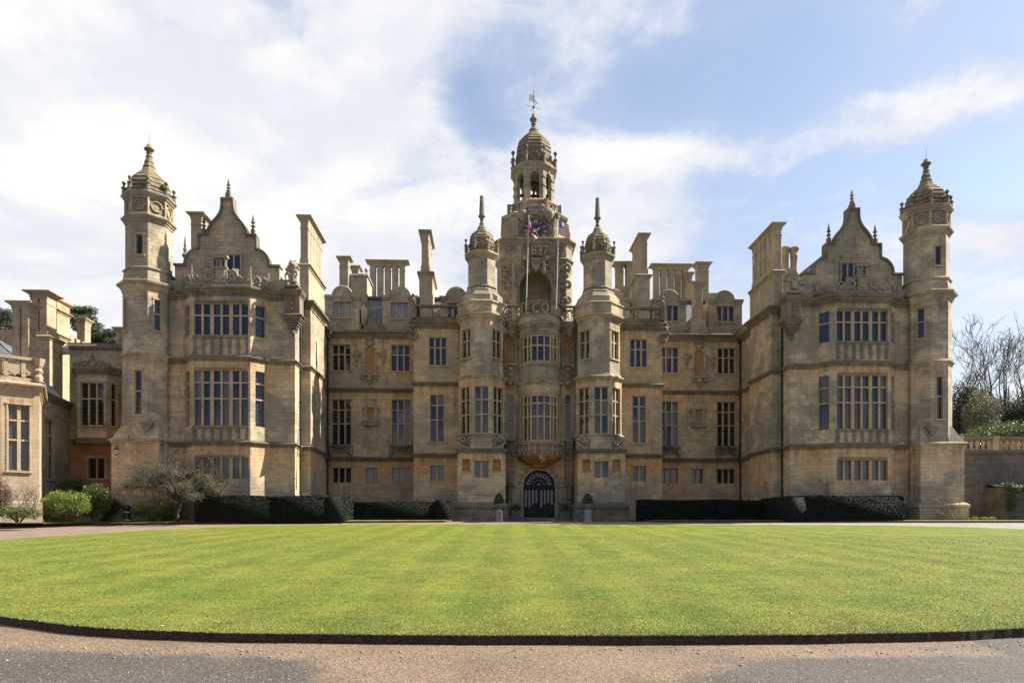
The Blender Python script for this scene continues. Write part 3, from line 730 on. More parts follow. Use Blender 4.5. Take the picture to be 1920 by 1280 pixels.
# ------------------------------------------------------------------ middle and back ranges
def mid(s):
    p0, p1 = (-11.42, 7.6), (-6.9, 7.6)
    ops = [(1.43, 2.96, 16.35, 18.92), (1.53, 2.74, 9.38, 13.68), (1.53, 2.74, 5.8, 7.25)]
    mb = MB(); mb.wall(p0, p1, BASE, 20.2, ops, .32); mb.wall((-11.42, 11.4), p0, BASE, 20.2); pf(mb, s, 'wall', 'court', manor)
    win(manor, s, p0, p1, ops[0], 3, (17.98,), rev=.32); win(manor, s, p0, p1, ops[1], 2, (11.4, 12.72), rev=.32); win(manor, s, p0, p1, ops[2], 2, rev=.32, glassm='glassc' if s < 0 else 'glass', sill=False)
    pl = [(-11.42, 11.4), p0, p1]
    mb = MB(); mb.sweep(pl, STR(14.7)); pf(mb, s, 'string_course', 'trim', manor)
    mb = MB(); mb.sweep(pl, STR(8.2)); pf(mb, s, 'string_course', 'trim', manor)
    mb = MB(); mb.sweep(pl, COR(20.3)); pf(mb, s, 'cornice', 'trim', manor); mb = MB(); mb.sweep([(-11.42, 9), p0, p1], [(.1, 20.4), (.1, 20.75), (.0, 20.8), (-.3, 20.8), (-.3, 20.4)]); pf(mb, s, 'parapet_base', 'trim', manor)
    mb = MB(); mb.box(-11.5, -6.9, 7.35, 7.75, 21.62, 21.82); mb.bbox(-11.65, -11.2, 7.3, 7.85, 20.6, 22.1)
    for x in (-10.9,): mb.box(x, x+.14, 7.42, 7.68, 20.78, 21.63)
    mb.box(-11.5, -11.3, 7.8, 9.2, 21.62, 21.8)
    par = pf(mb, s, 'lettered_parapet', 'trim', manor)
    mb = MB(); body = 'HASÆDES' if s < 0 else 'PONEGOE'
    for i, ch in enumerate(body):
        x = (-10.62+i*.545) if s < 0 else (7.35+i*.545)
        mb.text(ch, 1.12, .14, lambda a, b, c, x=x: (x+a, 7.55-c, 20.79+b*1.02), .62)
    mb.build('lettering', 'mull', par)
    # corner scroll bracket
    mb = MB(); scroll(mb, -11.55, 7.45, 20.1, .35, .12, 1.5, PI/2, 1); scroll(mb, -11.5, 7.4, 19.1, .45, .14, 1.6, 0, -1)
    mb.sphere((-11.55, 7.35, 18.75), .28, 8, (1, .8, .8)); mb.tube([(-11.2, 7.5, 20.2), (-11.75, 7.3, 19.9), (-11.9, 7.3, 19.3), (-11.6, 7.4, 18.6)], .13, 6)
    pf(mb, s, 'scroll_bracket', 'dark', manor)
    mb = MB(); mb.lathe(-11.45, 7.5, [(.12, 22.1), (.22, 22.3), (.1, 22.5), (.2, 22.7), (.05, 22.9)], 8); pf(mb, s, 'finial', 'dark', manor)
    # back range
    p0, p1 = (-20.1, 11.3), (-11.3, 11.3); A = -20.1
    x = lambda a, b, c, d: (a-A, b-A, c, d)
    ops = [x(-19.55, -17.87, 16.65, 19.13), x(-13.94, -12.2, 16.65, 19.13), x(-19.6, -17.81, 9.53, 13.87), x(-13.89, -12.15, 9.53, 13.87),
           x(-19.54, -17.81, 5.87, 7.32), x(-16.39, -15.27, 5.87, 7.32), x(-13.89, -12.2, 5.87, 7.32)]
    mb = MB(); mb.wall(p0, p1, BASE, 20.3, ops, .32); pf(mb, s, 'wall', 'court', manor)
    for q in ops[:2]: win(manor, s, p0, p1, q, 3, (18.2,), rev=.32)
    for q in ops[2:4]: win(manor, s, p0, p1, q, 3, (11.56, 12.88), rev=.32, sur=.14)
    for i, q in enumerate(ops[4:]): win(manor, s, p0, p1, q, 2 if i == 1 else 3, (), rev=.32, sill=False, glassm='glassc' if i > 0 else 'glass')
    for z in (8.2, 14.82):
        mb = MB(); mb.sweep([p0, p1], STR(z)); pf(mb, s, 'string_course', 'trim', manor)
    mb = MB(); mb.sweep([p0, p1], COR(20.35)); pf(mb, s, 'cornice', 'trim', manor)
    # balconette sills with carved brackets
    for (a, b) in ((-19.7, -17.7), (-14.0, -12.0)):
        mb = MB(); mb.box(a-.05, b+.05, 10.82, 11.31, 9.28, 9.42); mb.box(a-.08, b+.08, 10.78, 11.31, 9.42, 9.5); mb.box(a+.1, b-.1, 11.0, 11.31, 8.85, 9.28)
        for k in range(5):
            t = a+.25+(b-a-.5)*k/4; scroll(mb, t, 10.98, 9.05, .16, .055, 1.3, 0, 1)
        for e in (a+.05, b-.05): mb.bbox(e-.13, e+.13, 10.9, 11.31, 8.6, 9.28); mb.sphere((e, 10.95, 8.6), .16, 8)
        pf(mb, s, 'balconette', 'dark', manor)
    # carved niche
    mb = MB(); c = -16.0; 
    arch = [(c+.5*cos(PI*i/12), 18.55+.5*sin(PI*i/12)) for i in range(13)]
    mb.tube([(c+.52, 11.24, 16.3)]+[(a, 11.24, z) for a, z in arch]+[(c-.52, 11.24, 16.3)], .1, 6)
    for sg in (-1, 1): mb.bbox(c+sg*.55-.13, c+sg*.55+.13, 11.08, 11.3, 16.2, 17.0); mb.bbox(c+sg*.6-.1, c+sg*.6+.1, 11.12, 11.3, 17.1, 18.3)
    mb.box(c-.85, c+.85, 11.06, 11.3, 16.15, 16.32); mb.sphere((c, 11.1, 15.85), .3, 10, (1, .7, 1.)); mb.sphere((c, 11.1, 15.45), .16, 8)
    for sg in (-1, 1): mb.sphere((c+sg*.62, 11.15, 15.95), .17, 8); mb.sphere((c+sg*.62, 11.15, 15.7), .1, 8)
    mb.box(c-.42, c+.42, 11.1, 11.3, 19.25, 19.4); mb.sphere((c, 11.15, 19.15), .2, 8); scroll(mb, c-.3, 11.2, 19.6, .18, .06, 1.2, 0, 1); scroll(mb, c+.3, 11.2, 19.6, .18, .06, 1.2, PI, -1); mb.sphere((c, 11.2, 19.75), .13, 8)
    for sg in (-1, 1):
        e = c+sg*1.28; mb.tube([(e, 11.22, 18.6), (e, 11.22, 19.7)], .045, 6); mb.lathe(e, 11.2, [(.02, 17.1), (.12, 17.2), (.05, 17.4), (.2, 17.6), (.1, 17.8), (.3, 18.1), (.34, 18.25), (.14, 18.4), (.22, 18.55), (.05, 18.75)], 8)
        mb.tube([(c+sg*.6, 11.24, 18.35), (e, 11.22, 18.3)], .07, 5)
    n = pf(mb, s, 'niche', 'carve', manor)
    mb = MB(); mb.mesh([(c-.45, 11.285, 16.32), (c+.45, 11.285, 16.32), (c+.45, 11.285, 18.55)]+[(a, 11.285, z) for a, z in [(c+.45*cos(PI*i/10), 18.55+.45*sin(PI*i/10)) for i in range(1, 10)]]+[(c-.45, 11.285, 18.55)], [tuple(range(13))]); pf(mb, s, 'niche_panel', 'ochre', n)
    # aedicule with ochre recess
    mb = MB(); c = -15.9
    mb.box(c-.62, c-.3, 11.1, 11.31, 11.9, 13.1); mb.box(c+.3, c+.62, 11.1, 11.31, 11.9, 13.1); mb.box(c-.75, c+.75, 11.04, 11.31, 13.1, 13.3); mb.bbox(c-.45, c+.45, 11.1, 11.31, 13.3, 13.85); mb.box(c-.52, c+.52, 11.06, 11.31, 13.85, 14.0)
    mb.box(c-.78, c+.78, 10.98, 11.31, 11.72, 11.9); mb.box(c-.5, c+.5, 11.06, 11.31, 11.35, 11.72)
    for sg in (-1, 1): scroll(mb, c+sg*.72, 11.2, 12.95, .16, .06, 1.3, 0, 1); mb.sphere((c+sg*.55, 11.1, 11.5), .2, 8)
    for k in (-1, 0, 1): mb.sphere((c+k*.22, 11.06, 11.42), .14, 8)
    n = pf(mb, s, 'wall_niche', 'carve', manor)
    mb = MB(); mb.quad([(c-.3, 11.27, 11.9), (c+.3, 11.27, 11.9), (c+.3, 11.27, 13.1), (c-.3, 11.27, 13.1)]); pf(mb, s, 'niche_panel', 'ochre', n)
    # dormers
    for c in (-18.75, -13.2, -7.75):
        mb = MB(); hw = 1.66 if c < -8 else 1.5; k1 = .88
        outl = [(c-hw, 20.3), (c+hw, 20.3), (c+hw, 23.95), (c+k1, 23.95)]+[(c+k1*cos(PI*i/12), 24.0+k1*sin(PI*i/12)) for i in range(0, 13)]+[(c-k1, 23.95), (c-hw, 23.95)]
        p0_, p1_ = (c-hw, 11.7), (c+hw, 11.7); q = (hw-.85, hw+.85, 21.85, 23.38)
        mb.wall(p0_, p1_, 20.3, 23.93, [q], .28)
        mb.slab([(c-k1, 23.9)]+[(c+k1*cos(PI*i/14), 23.95+k1*sin(PI*i/14)) for i in range(0, 15)], 11.702, 12.1)
        mb.wall(p1_, (c+hw, 14.5), 20.3, 23.93); mb.wall((c-hw, 14.5), p0_, 20.3, 23.93)
        mb.mesh([(c-hw, 11.7, 23.93), (c+hw, 11.7, 23.93), (c+hw, 14.6, 23.93), (c-hw, 14.6, 23.93)], [(0, 1, 2, 3)])
        for sg in (-1, 1): a = sorted((c+sg*(hw+.12), c+sg*(k1+.02))); mb.box(a[0], a[1], 11.52, 12.1, 23.8, 24.02)
        for sg in (-1, 1): a = sorted((c+sg*(hw+.06), c+sg*(k1+.1))); mb.box(a[0], a[1], 11.6, 12.05, 23.6, 23.8)
        mb.tube([(c+k1*1.04*cos(PI*i/16), 11.85, 23.98+k1*1.04*sin(PI*i/16)) for i in range(17)], .13, 6)
        o = pf(mb, s, 'dormer', 'upper', manor)
        win(o, s, p0_, p1_, q, 3, (), rev=.28, one=True, sur=.1, glassm='glassd' if (s < 0 and c < -10) else 'glass')
    # slates behind the dormers
    mb = MB(); mb.mesh([(-20.2, 12.0, 20.6), (-6.8, 12.0, 20.6), (-6.8, 15.4, 24.9), (-20.2, 15.4, 24.9), (-20.2, 19, 20.6), (-6.8, 19, 20.6)], [(0, 1, 2, 3), (3, 2, 5, 4)])
    pf(mb, s, 'roof', 'slate', manor)
    mb = MB(); mb.box(-20.3, -6.8, 15.2, 15.6, 24.86, 25.1); pf(mb, s, 'roof_ridge', 'lead', manor)
    # scroll-based pinnacle between dormers
    if s < 0:
        mb = MB(); c = -15.9; obelisk(mb, c, 11.55, 20.9, 2.2, .16)
        mb.prism([(c-.8, 11.4), (c+.8, 11.4), (c+.8, 11.8), (c-.8, 11.8)], 20.4, 20.75); mb.slab([(c-.7, 20.75), (c+.7, 20.75), (c+.35, 21.2), (c+.2, 21.7), (c-.2, 21.7), (c-.35, 21.2)], 11.42, 11.78)
        for sg in (-1, 1): scroll(mb, c+sg*.5, 11.5, 21.0, .25, .08, 1.4, PI/2, -sg); mb.lathe(c+sg*1.05, 11.55, [(.1, 20.4), (.14, 20.7), (.06, 20.8), (.1, 21.), (.02, 21.3)], 7)
        pf(mb, s, 'pinnacle', 'dark', manor)
        mb = MB(); mb.slab([(-16.9, 21.4), (-16.55, 21.), (-16.4, 21.9), (-16.5, 23.), (-16.7, 23.3), (-17.0, 22.9)], 11.9, 12.6); pf(mb, s, 'gablet', 'upper', manor)
    else:
        mb = MB(); c = -16.05
        mb.bbox(c-.42, c+.42, 11.7, 12.6, 21.9, 25.55); mb.sweep([(c-.42, 11.7), (c+.42, 11.7), (c+.42, 12.6), (c-.42, 12.6)], [(0, 25.0), (.05, 25.2), (.2, 25.4), (.34, 25.6), (.36, 25.68), (.3, 25.7)], close=True); mb.box(c-.7, c+.7, 11.4, 12.9, 25.66, 25.72)
        mb.bbox(c-.75, c+.75, 11.5, 12.7, 21.0, 21.95); mb.slab([(c-1.35, 20.4), (c+1.35, 20.4), (c+.9, 20.9), (c+.8, 21.3), (c-.8, 21.3), (c-.9, 20.9)], 11.42, 12.5)
        for sg in (-1, 1): scroll(mb, c+sg*.95, 11.45, 21.0, .3, .1, 1.4, PI/2, -sg)
        pf(mb, s, 'chimney_stack', 'chim', manor, 'single chimney shaft on a scrolled stone base')
        mb = MB(); mb.slab([(c-2.0, 22.8), (c-1.0, 21.), (c-1.55, 20.8), (c-2.1, 21.0)], 11.8, 12.9); pf(mb, s, 'gablet', 'ochre', manor)
    # ridge chimneys
    chim('chimney_stack', manor, -17.5, -13.65, 20., 20.6, 20., 30.55, 5, 1, .42, .17, s=s)
    chim('chimney_stack', manor, -11.15, -10.45, 8.6 if 0 else 12.3, 16.2, 26.4, 30.63, 1, 4, .3, .16, base_z=27.2, base_out=.07, s=s)
    mb = MB(); mb.bbox(-11.35, -10.1, 12.0, 16.4, 20.5, 26.3); mb.sweep([(-11.35, 12.), (-10.1, 12.), (-10.1, 16.4), (-11.35, 16.4)], STR(26.4, 0), close=True); mb.box(-11.4, -10.05, 11.95, 16.45, 26.3, 26.5); pf(mb, s, 'chimney_base', 'chim', manor)
for s in (-1, 1): mid(s)
chim('chimney_stack', manor, -19.6, -18.7, 14.5, 15.4, 20.5, 28.8, 1, 1, .3)
chim('chimney_stack', manor, -18.9, -18.2, 17.2, 18.4, 20.5, 28.9, 1, 1, .25)
mb = MB(); mb.bbox(-18.9, -16.9, 15., 18., 20.5, 27.1); mb.sweep([(-18.9, 15), (-16.9, 15), (-16.9, 18), (-18.9, 18)], [(0, 27.), (.12, 27.05), (.12, 27.15), (0, 27.3)], close=True); mb.slab([(-16.95, 27.15), (-16.85, 27.15), (-16.8, 27.3), (-17.0, 27.3)], 15., 18.)
mb.lathe(-17., 15.1, [(.1, 27.1), (.1, 27.4), (.05, 27.5)], 6); mb.sphere((-17., 15.1, 27.7), .2, 8); mb.prism([(-18.9, 15), (-16.9, 15), (-16.9, 18), (-18.9, 18)], 27.2, 27.25); mb.build('stair_block', 'chim', manor)
chim('chimney_stack', manor, 17.3, 18.5, 16., 16.9, 20.5, 29.3, 1, 1, .3); chim('chimney_stack', manor, 16.9, 17.5, 18.6, 19.8, 20.5, 29.2, 1, 1, .25)
chim('chimney_stack', manor, 9.1, 9.9, 18., 18.9, 20.5, 30., 1, 1, .3); chim('chimney_stack', manor, 10.2, 10.9, 18., 18.9, 20.5, 30.05, 1, 1, .25)
mb = MB(); mb.bbox(16.9, 19.4, 15.9, 18.2, 20.5, 26.1, .03); mb.bbox(9., 12.6, 17.6, 19.5, 20.5, 27.3, .03); mb.build('stair_block', 'chim', manor)
mb = MB(); mb.box(-33, 33, 19., 19.4, BASE, 20.5); mb.build('rear_wall', 'upper', manor)

# ------------------------------------------------------------------ centre: two bay towers, oriel, porch
def ctower(s):
    cu, cv = -5.2, 6.2
    x0, x1, y0, y1 = -7.28, -3.13, 4.05, 8.2
    L = x1-x0
    ops = [(L/2-.62, L/2+.62, 5.88, 7.35)]
    nic = [(.42, 1.12, 6.55, 7.48), (L-1.12, L-.42, 6.55, 7.48)]
    mb = MB(); mb.wall((x0, y0), (x1, y0), BASE, 8.1, ops+nic, .3); mb.wall((x1, y0), (x1, y1), BASE, 8.1); mb.wall((x0, y1), (x0, y0), BASE, 8.1)
    mb.mesh([(x0, y0, 8.25), (x1, y0, 8.25), (x1, y1, 8.25), (x0, y1, 8.25)], [(0, 1, 2, 3)])
    pf(mb, s, 'wall', 'wall', manor)
    win(manor, s, (x0, y0), (x1, y0), ops[0], 2, (), rev=.3, glassm='glassc', sill=False)
    for a, b, c, d in nic:
        mb = MB(); mb.quad([(x0+a, y0+.24, c), (x0+b, y0+.24, c), (x0+b, y0+.24, d), (x0+a, y0+.24, d)]); mb.box(x0+a-.05, x0+b+.05, y0-.06, y0+.1, c-.12, c-.003)
        pf(mb, s, 'recessed_panel', 'ochre', manor)
    pl = [(x0, y1), (x0, y0), (x1, y0), (x1, y1)]
    mb = MB(); mb.sweep(pl, STR(8.25)); pf(mb, s, 'string_course', 'trim', manor)
    mb = MB(); mb.sweep(pl, [(.34, BASE), (.34, 2.55), (.26, 2.6), (.26, 3.2), (.3, 3.25), (.3, 3.5), (.05, 3.75), (0, 3.76)]); pf(mb, s, 'plinth', 'base', manor)
    # octagonal storeys
    ap1, ap2 = 2.03, 1.88
    T = MB(); w1 = {0: [faceop(ap1, 1.16, 9.75, 13.8)], 1: [faceop(ap1, 1.12, 9.75, 13.8)], 7: [faceop(ap1, 1.12, 9.75, 13.8)]}
    w2 = {1: [faceop(ap2, 1.05, 16.4, 18.85)], 7: [faceop(ap2, 1.05, 16.4, 18.85)]}
    octwall(T, cu, cv, ap1, 9.6, 14.7, w1, .28); octwall(T, cu, cv, ap2, 14.6, 19.7, w2, .28)
    p1, p2 = octo(cu, cv, ap1), octo(cu, cv, ap2)
    T.sweep(p1, STR(9.62), close=True); T.sweep(p1, STR(14.72, .0), close=True); T.prism(octo(cu, cv, ap1+.15), 14.7, 14.84); T.sweep(octo(cu, cv, ap2), [(.15, 14.8), (.05, 15.1), (0, 15.12)], close=True)
    T.sweep(p2, COR(20.15, 0, .9), close=True)
    T.prism(octo(cu, cv, 2.12), 20.2, 21.25); T.sweep(octo(cu, cv, 2.12), [(0, 21.), (.1, 21.1), (.1, 21.2), (-.05, 21.3)], close=True)
    T.prism(octo(cu, cv, 1.85), 21.2, 21.85); T.prism(octo(cu, cv, 1.8), 21.85, 22.3, .8)
    # canted apron between block and octagon: front panel and sculpted corner shoulders
    T.mesh([(cu-.95, y0+.02, 8.3), (cu+.95, y0+.02, 8.3), (cu+.88, cv-ap1-.02, 9.45), (cu-.88, cv-ap1-.02, 9.45)], [(0, 1, 2, 3)])
    octwall(T, cu, cv, ap1-.05, 8.2, 9.6)
    # slim upper shaft
    ap3 = 1.2
    octwall(T, cu, cv, ap3, 22.2, 25.5, {0: [faceop(ap3, .38, 23.35, 24.9)]}, .1)
    T.sweep(octo(cu, cv, ap3), [(.22, 22.0), (.22, 22.45), (.05, 22.62), (0, 22.63)], close=True)
    T.sweep(octo(cu, cv, ap3), [(.0, 22.75), (.1, 22.8), (.0, 22.95)], close=True)
    T.sweep(octo(cu, cv, ap3), COR(25.75, 0, .75), close=True); T.prism(octo(cu, cv, ap3+.12), 25.7, 25.92)
    q = octo(cu, cv, ap3); T.obox(q[0], (1, 0), (0, -1), .28, .72, 23.3, 24.95, .07, .12)
    tur = pf(T, s, 'turret', 'tower', manor)
    for k in (0, 1, 7): win(tur, s, p1[k], p1[(k+1) % 8], w1[k][0], 2, (11.4, 12.66), rev=.28, one=True, sur=.1)
    for k in (1, 7): win(tur, s, p2[k], p2[(k+1) % 8], w2[k][0], 2, (17.85,), rev=.28, one=True, sur=.1)
    for sg in (-1, 1):
        mb = MB()
        # concave scroll brackets under the canted faces
        bx = cu+sg*1.5; 
        pts = [(bx-sg*.45, 4.25, 8.4), (bx+sg*.1, 4.3, 8.55), (bx+sg*.45, 4.5, 8.9), (bx+sg*.55, 4.55, 9.3)]
        for o in (0, .18, .36): mb.tube([(p[0], p[1]+o, p[2]+o*.4) for p in pts], .14, 6)
        scroll(mb, bx+sg*.1, 4.3, 9.22, .3, .1, 1.5, 0, sg); scroll(mb, bx-sg*.4, 4.2, 9.2, .22, .08, 1.3, PI, -sg); mb.sphere((bx+sg*.45, 4.5, 9.25), .2, 8)
        pf(mb, s, 'scroll_bracket', 'carve', tur)
    mb = MB(); crown_ring(mb, cu, cv, ap3+.12, 25.92, .85, .26); balls(mb, cu, cv, ap3+.32, 25.92, .95, .13, .11)
    for k in range(8): a = R_(22.5+45*k); scroll(mb, cu+(ap3+.1)*cos(a), cv+(ap3+.1)*sin(a), 26.4, .2, .06, 1.2, 0, 1)
    pf(mb, s, 'pierced_crown', 'dark', tur)
    mb = MB(); k8 = 1/cos(PI/8); pts = [(1.02, 25.9), (1.04, 26.8), (1.03, 27.1), (.97, 27.35), (.86, 27.6), (.66, 27.78), (.46, 27.93), (.34, 28.2), (.24, 28.5)]
    mb.lathe(cu, cv, [(r*k8, z) for r, z in steps_dome(pts, .05)], 8, PI/8, False); pf(mb, s, 'dome', 'dome', tur)
    mb = MB(); mb.lathe(cu, cv, [(.22, 28.45), (.16, 28.6), (.24, 28.68), (.15, 28.78), (.14, 29.), (.2, 29.06), (.13, 29.12), (.16, 29.2), (.3, 29.3), (.33, 29.4), (.2, 29.5), (.18, 29.55)], 12)
    mb.lathe(cu, cv, [(.23, 29.5), (.2, 30.4), (.16, 31.05), (.18, 31.08), (.15, 31.18), (.02, 31.25)], 8, 0, False); pf(mb, s, 'finial', 'dark', tur)
for s in (-1, 1): ctower(s)

# recess wall with door, niches and slit windows
mb = MB(); p0, p1 = (-3.7, 6.9), (3.7, 6.9); L = 7.4
hv = []
for i in range(9): pass
slit = [(.86, 1.36, 9.52, 13.6), (L-1.36, L-.86, 9.52, 13.6)]
mb.wall(p0, p1, 6.9, 20.3, slit, .25)
mb.wall((-3.2, 6.9), (-1.42, 6.9), BASE, 6.9); mb.wall((1.42, 6.9), (3.2, 6.9), BASE, 6.9)
ad = 1.42
for i in range(16):                     # masonry round the arched doorway
    a, b = PI*i/16, PI*(i+1)/16
    mb.quad([(ad*cos(b), 6.9, 5.4+1.38*sin(b)), (ad*cos(a), 6.9, 5.4+1.38*sin(a)), (ad*cos(a), 6.9, 6.9), (ad*cos(b), 6.9, 6.9)])
    mb.quad([(ad*cos(a), 6.9, 5.4+1.38*sin(a)), (ad*cos(b), 6.9, 5.4+1.38*sin(b)), (ad*cos(b), 7.4, 5.4+1.38*sin(b)), (ad*cos(a), 7.4, 5.4+1.38*sin(a))])
for sg in (-1, 1): mb.quad([(sg*ad, 6.9, BASE), (sg*ad, 7.4, BASE), (sg*ad, 7.4, 5.4), (sg*ad, 6.9, 5.4)])
mb.build('wall', 'wall', manor)
for q in slit: win(manor, -1, p0, p1, q, 1, (11.42, 12.7), rev=.25, sur=.08, tm=.1)
for s in (-1, 1):
    mb = MB(); c = -2.6
    mb.tube([(c+.46, 6.84, 16.4)]+[(c+.46*cos(PI*i/10), 6.84, 18.3+.46*sin(PI*i/10)) for i in range(11)]+[(c-.46, 6.84, 16.4)], .09, 6)
    for sg in (-1, 1):
        mb.lathe(c+sg*.5, 6.75, [(.12, 16.3), (.09, 16.5), (.09, 17.3), (.15, 17.45), (.15, 17.6), (.09, 17.7), (.12, 18.2), (.16, 18.3)], 8)
        mb.sphere((c+sg*.45, 6.7, 16.1), .16, 8); scroll(mb, c+sg*.35, 6.75, 15.5, .25, .08, 1.4, PI/2, sg); scroll(mb, c+sg*.3, 6.75, 14.9, .22, .07, 1.4, -PI/2, -sg)
    mb.box(c-.62, c+.62, 6.55, 6.9, 16.2, 16.35); mb.box(c-.6, c+.6, 6.6, 6.9, 18.95, 19.1); mb.sphere((c, 6.75, 18.85), .14, 8); mb.sphere((c, 6.7, 15.85), .28, 8); mb.sphere((c, 6.72, 15.35), .22, 8); mb.sphere((c, 6.72, 14.6), .26, 8); mb.sphere((c, 6.72, 14.2), .14, 8)
    for k in range(3): mb.ring((c, 6.75, 15.6-.4*k), .2, .05)
    n = pf(mb, s, 'niche', 'carve', manor)
    mb = MB(); mb.mesh([(c-.42, 6.89, 16.36), (c+.42, 6.89, 16.36)]+[(c+.42*cos(PI*i/10), 6.89, 18.3+.42*sin(PI*i/10)) for i in range(11)], [tuple(range(13))]); pf(mb, s, 'niche_panel', 'ochre', n)
    # little round balcony with pierced initials
    mb = MB(); c = -2.6; y = 5.75
    mb.lathe(c, y, [(.12, 18.5), (.2, 18.6), (.16, 18.7), (.32, 18.8), (.34, 19.0), (.28, 19.05), (.48, 19.3), (.56, 19.4), (.56, 19.75), (.5, 19.8)], 16); mb.lathe(c, y, [(.5, 19.7), (.0, 19.72)], 16)
    b = pf(mb, s, 'balconette', 'trim', manor)
    mb = MB(); mb.ring((c, y, 21.02), .56, .07, 'z', 18); mb.ring((c, y, 21.1), .60, .06, 'z', 18); pf(mb, s, 'balcony_rail', 'dark', b)
    mb = MB()
    for i, ch in enumerate('GR' if s < 0 else 'AR'):
        a0 = -PI/2+(-.42, .42)[i]; cx = c if s < 0 else -c
        mb.text(ch, 1.45, .09, lambda x, yy, d, a0=a0, cx=cx: (cx+(.55+d)*cos(a0+x/.62), y+(.55+d)*sin(a0+x/.62), 19.84+yy*.98), .5)
    mb.build('lettering', 'mull', b)
    # porch columns and caryatid strips beside the door
    mb = MB(); x = -2.72
    mb.bbox(x-.35, x+.35, 6.2, 6.9, BASE, 3.3); mb.bbox(x-.4, x+.4, 6.15, 6.9, 3.3, 3.45); mb.lathe(x, 6.55, [(.27, 3.45), (.3, 3.6), (.22, 3.75), (.24, 4.1), (.32, 4.15), (.22, 4.25), (.2, 4.8), (.28, 5.2), (.34, 5.3)], 10)
    mb.bbox(x-.38, x+.38, 6.2, 6.9, 5.3, 6.55); mb.bbox(x-.2, x+.2, 6.1, 6.3, 5.45, 6.3); mb.lathe(x, 6.08, [(.12, 5.4), (.16, 5.8), (.1, 6.0), (.12, 6.1), (.02, 6.3)], 8)
    mb.bbox(x-.44, x+.44, 6.1, 6.9, 6.55, 6.68); mb.bbox(x-.36, x+.36, 6.2, 6.9, 6.68, 7.7); mb.bbox(x-.42, x+.42, 6.15, 6.9, 7.15, 7.25); mb.bbox(x-.45, x+.45, 6.05, 6.9, 7.7, 7.85)
    mb.bbox(x-.34, x+.34, 6.25, 6.9, 7.85, 9.3); mb.ring((x, 6.2, 8.5), .22, .06); mb.bbox(x-.45, x+.45, 6.05, 6.9, 9.3, 9.42)
    for k in range(4): mb.sphere((x+(-.2 if k % 2 else .2), 6.2, 8.15+.25*k), .09, 6)
    pf(mb, s, 'porch_column', 'trim', manor)
    mb = MB()
    for k, (a, r) in enumerate(((.2, 1.72), (.55, 1.75), (.9, 1.75))):
        mb.sphere((-r*cos(a), 6.85, 5.4+r*sin(a)), .15, 8, (1, .7, 1)); scroll(mb, -r*cos(a)-.05, 6.82, 5.25+r*sin(a), .17, .06, 1.2, 0, 1)
    mb.tube([(-1.5, 6.84, 5.3), (-1.9, 6.84, 5.22), (-2.35, 6.84, 5.35)], .07, 6); mb.bbox(-1.66, -1.43, 6.82, 6.95, BASE+.4, 5.3)
    pf(mb, s, 'door_surround', 'carve', manor)

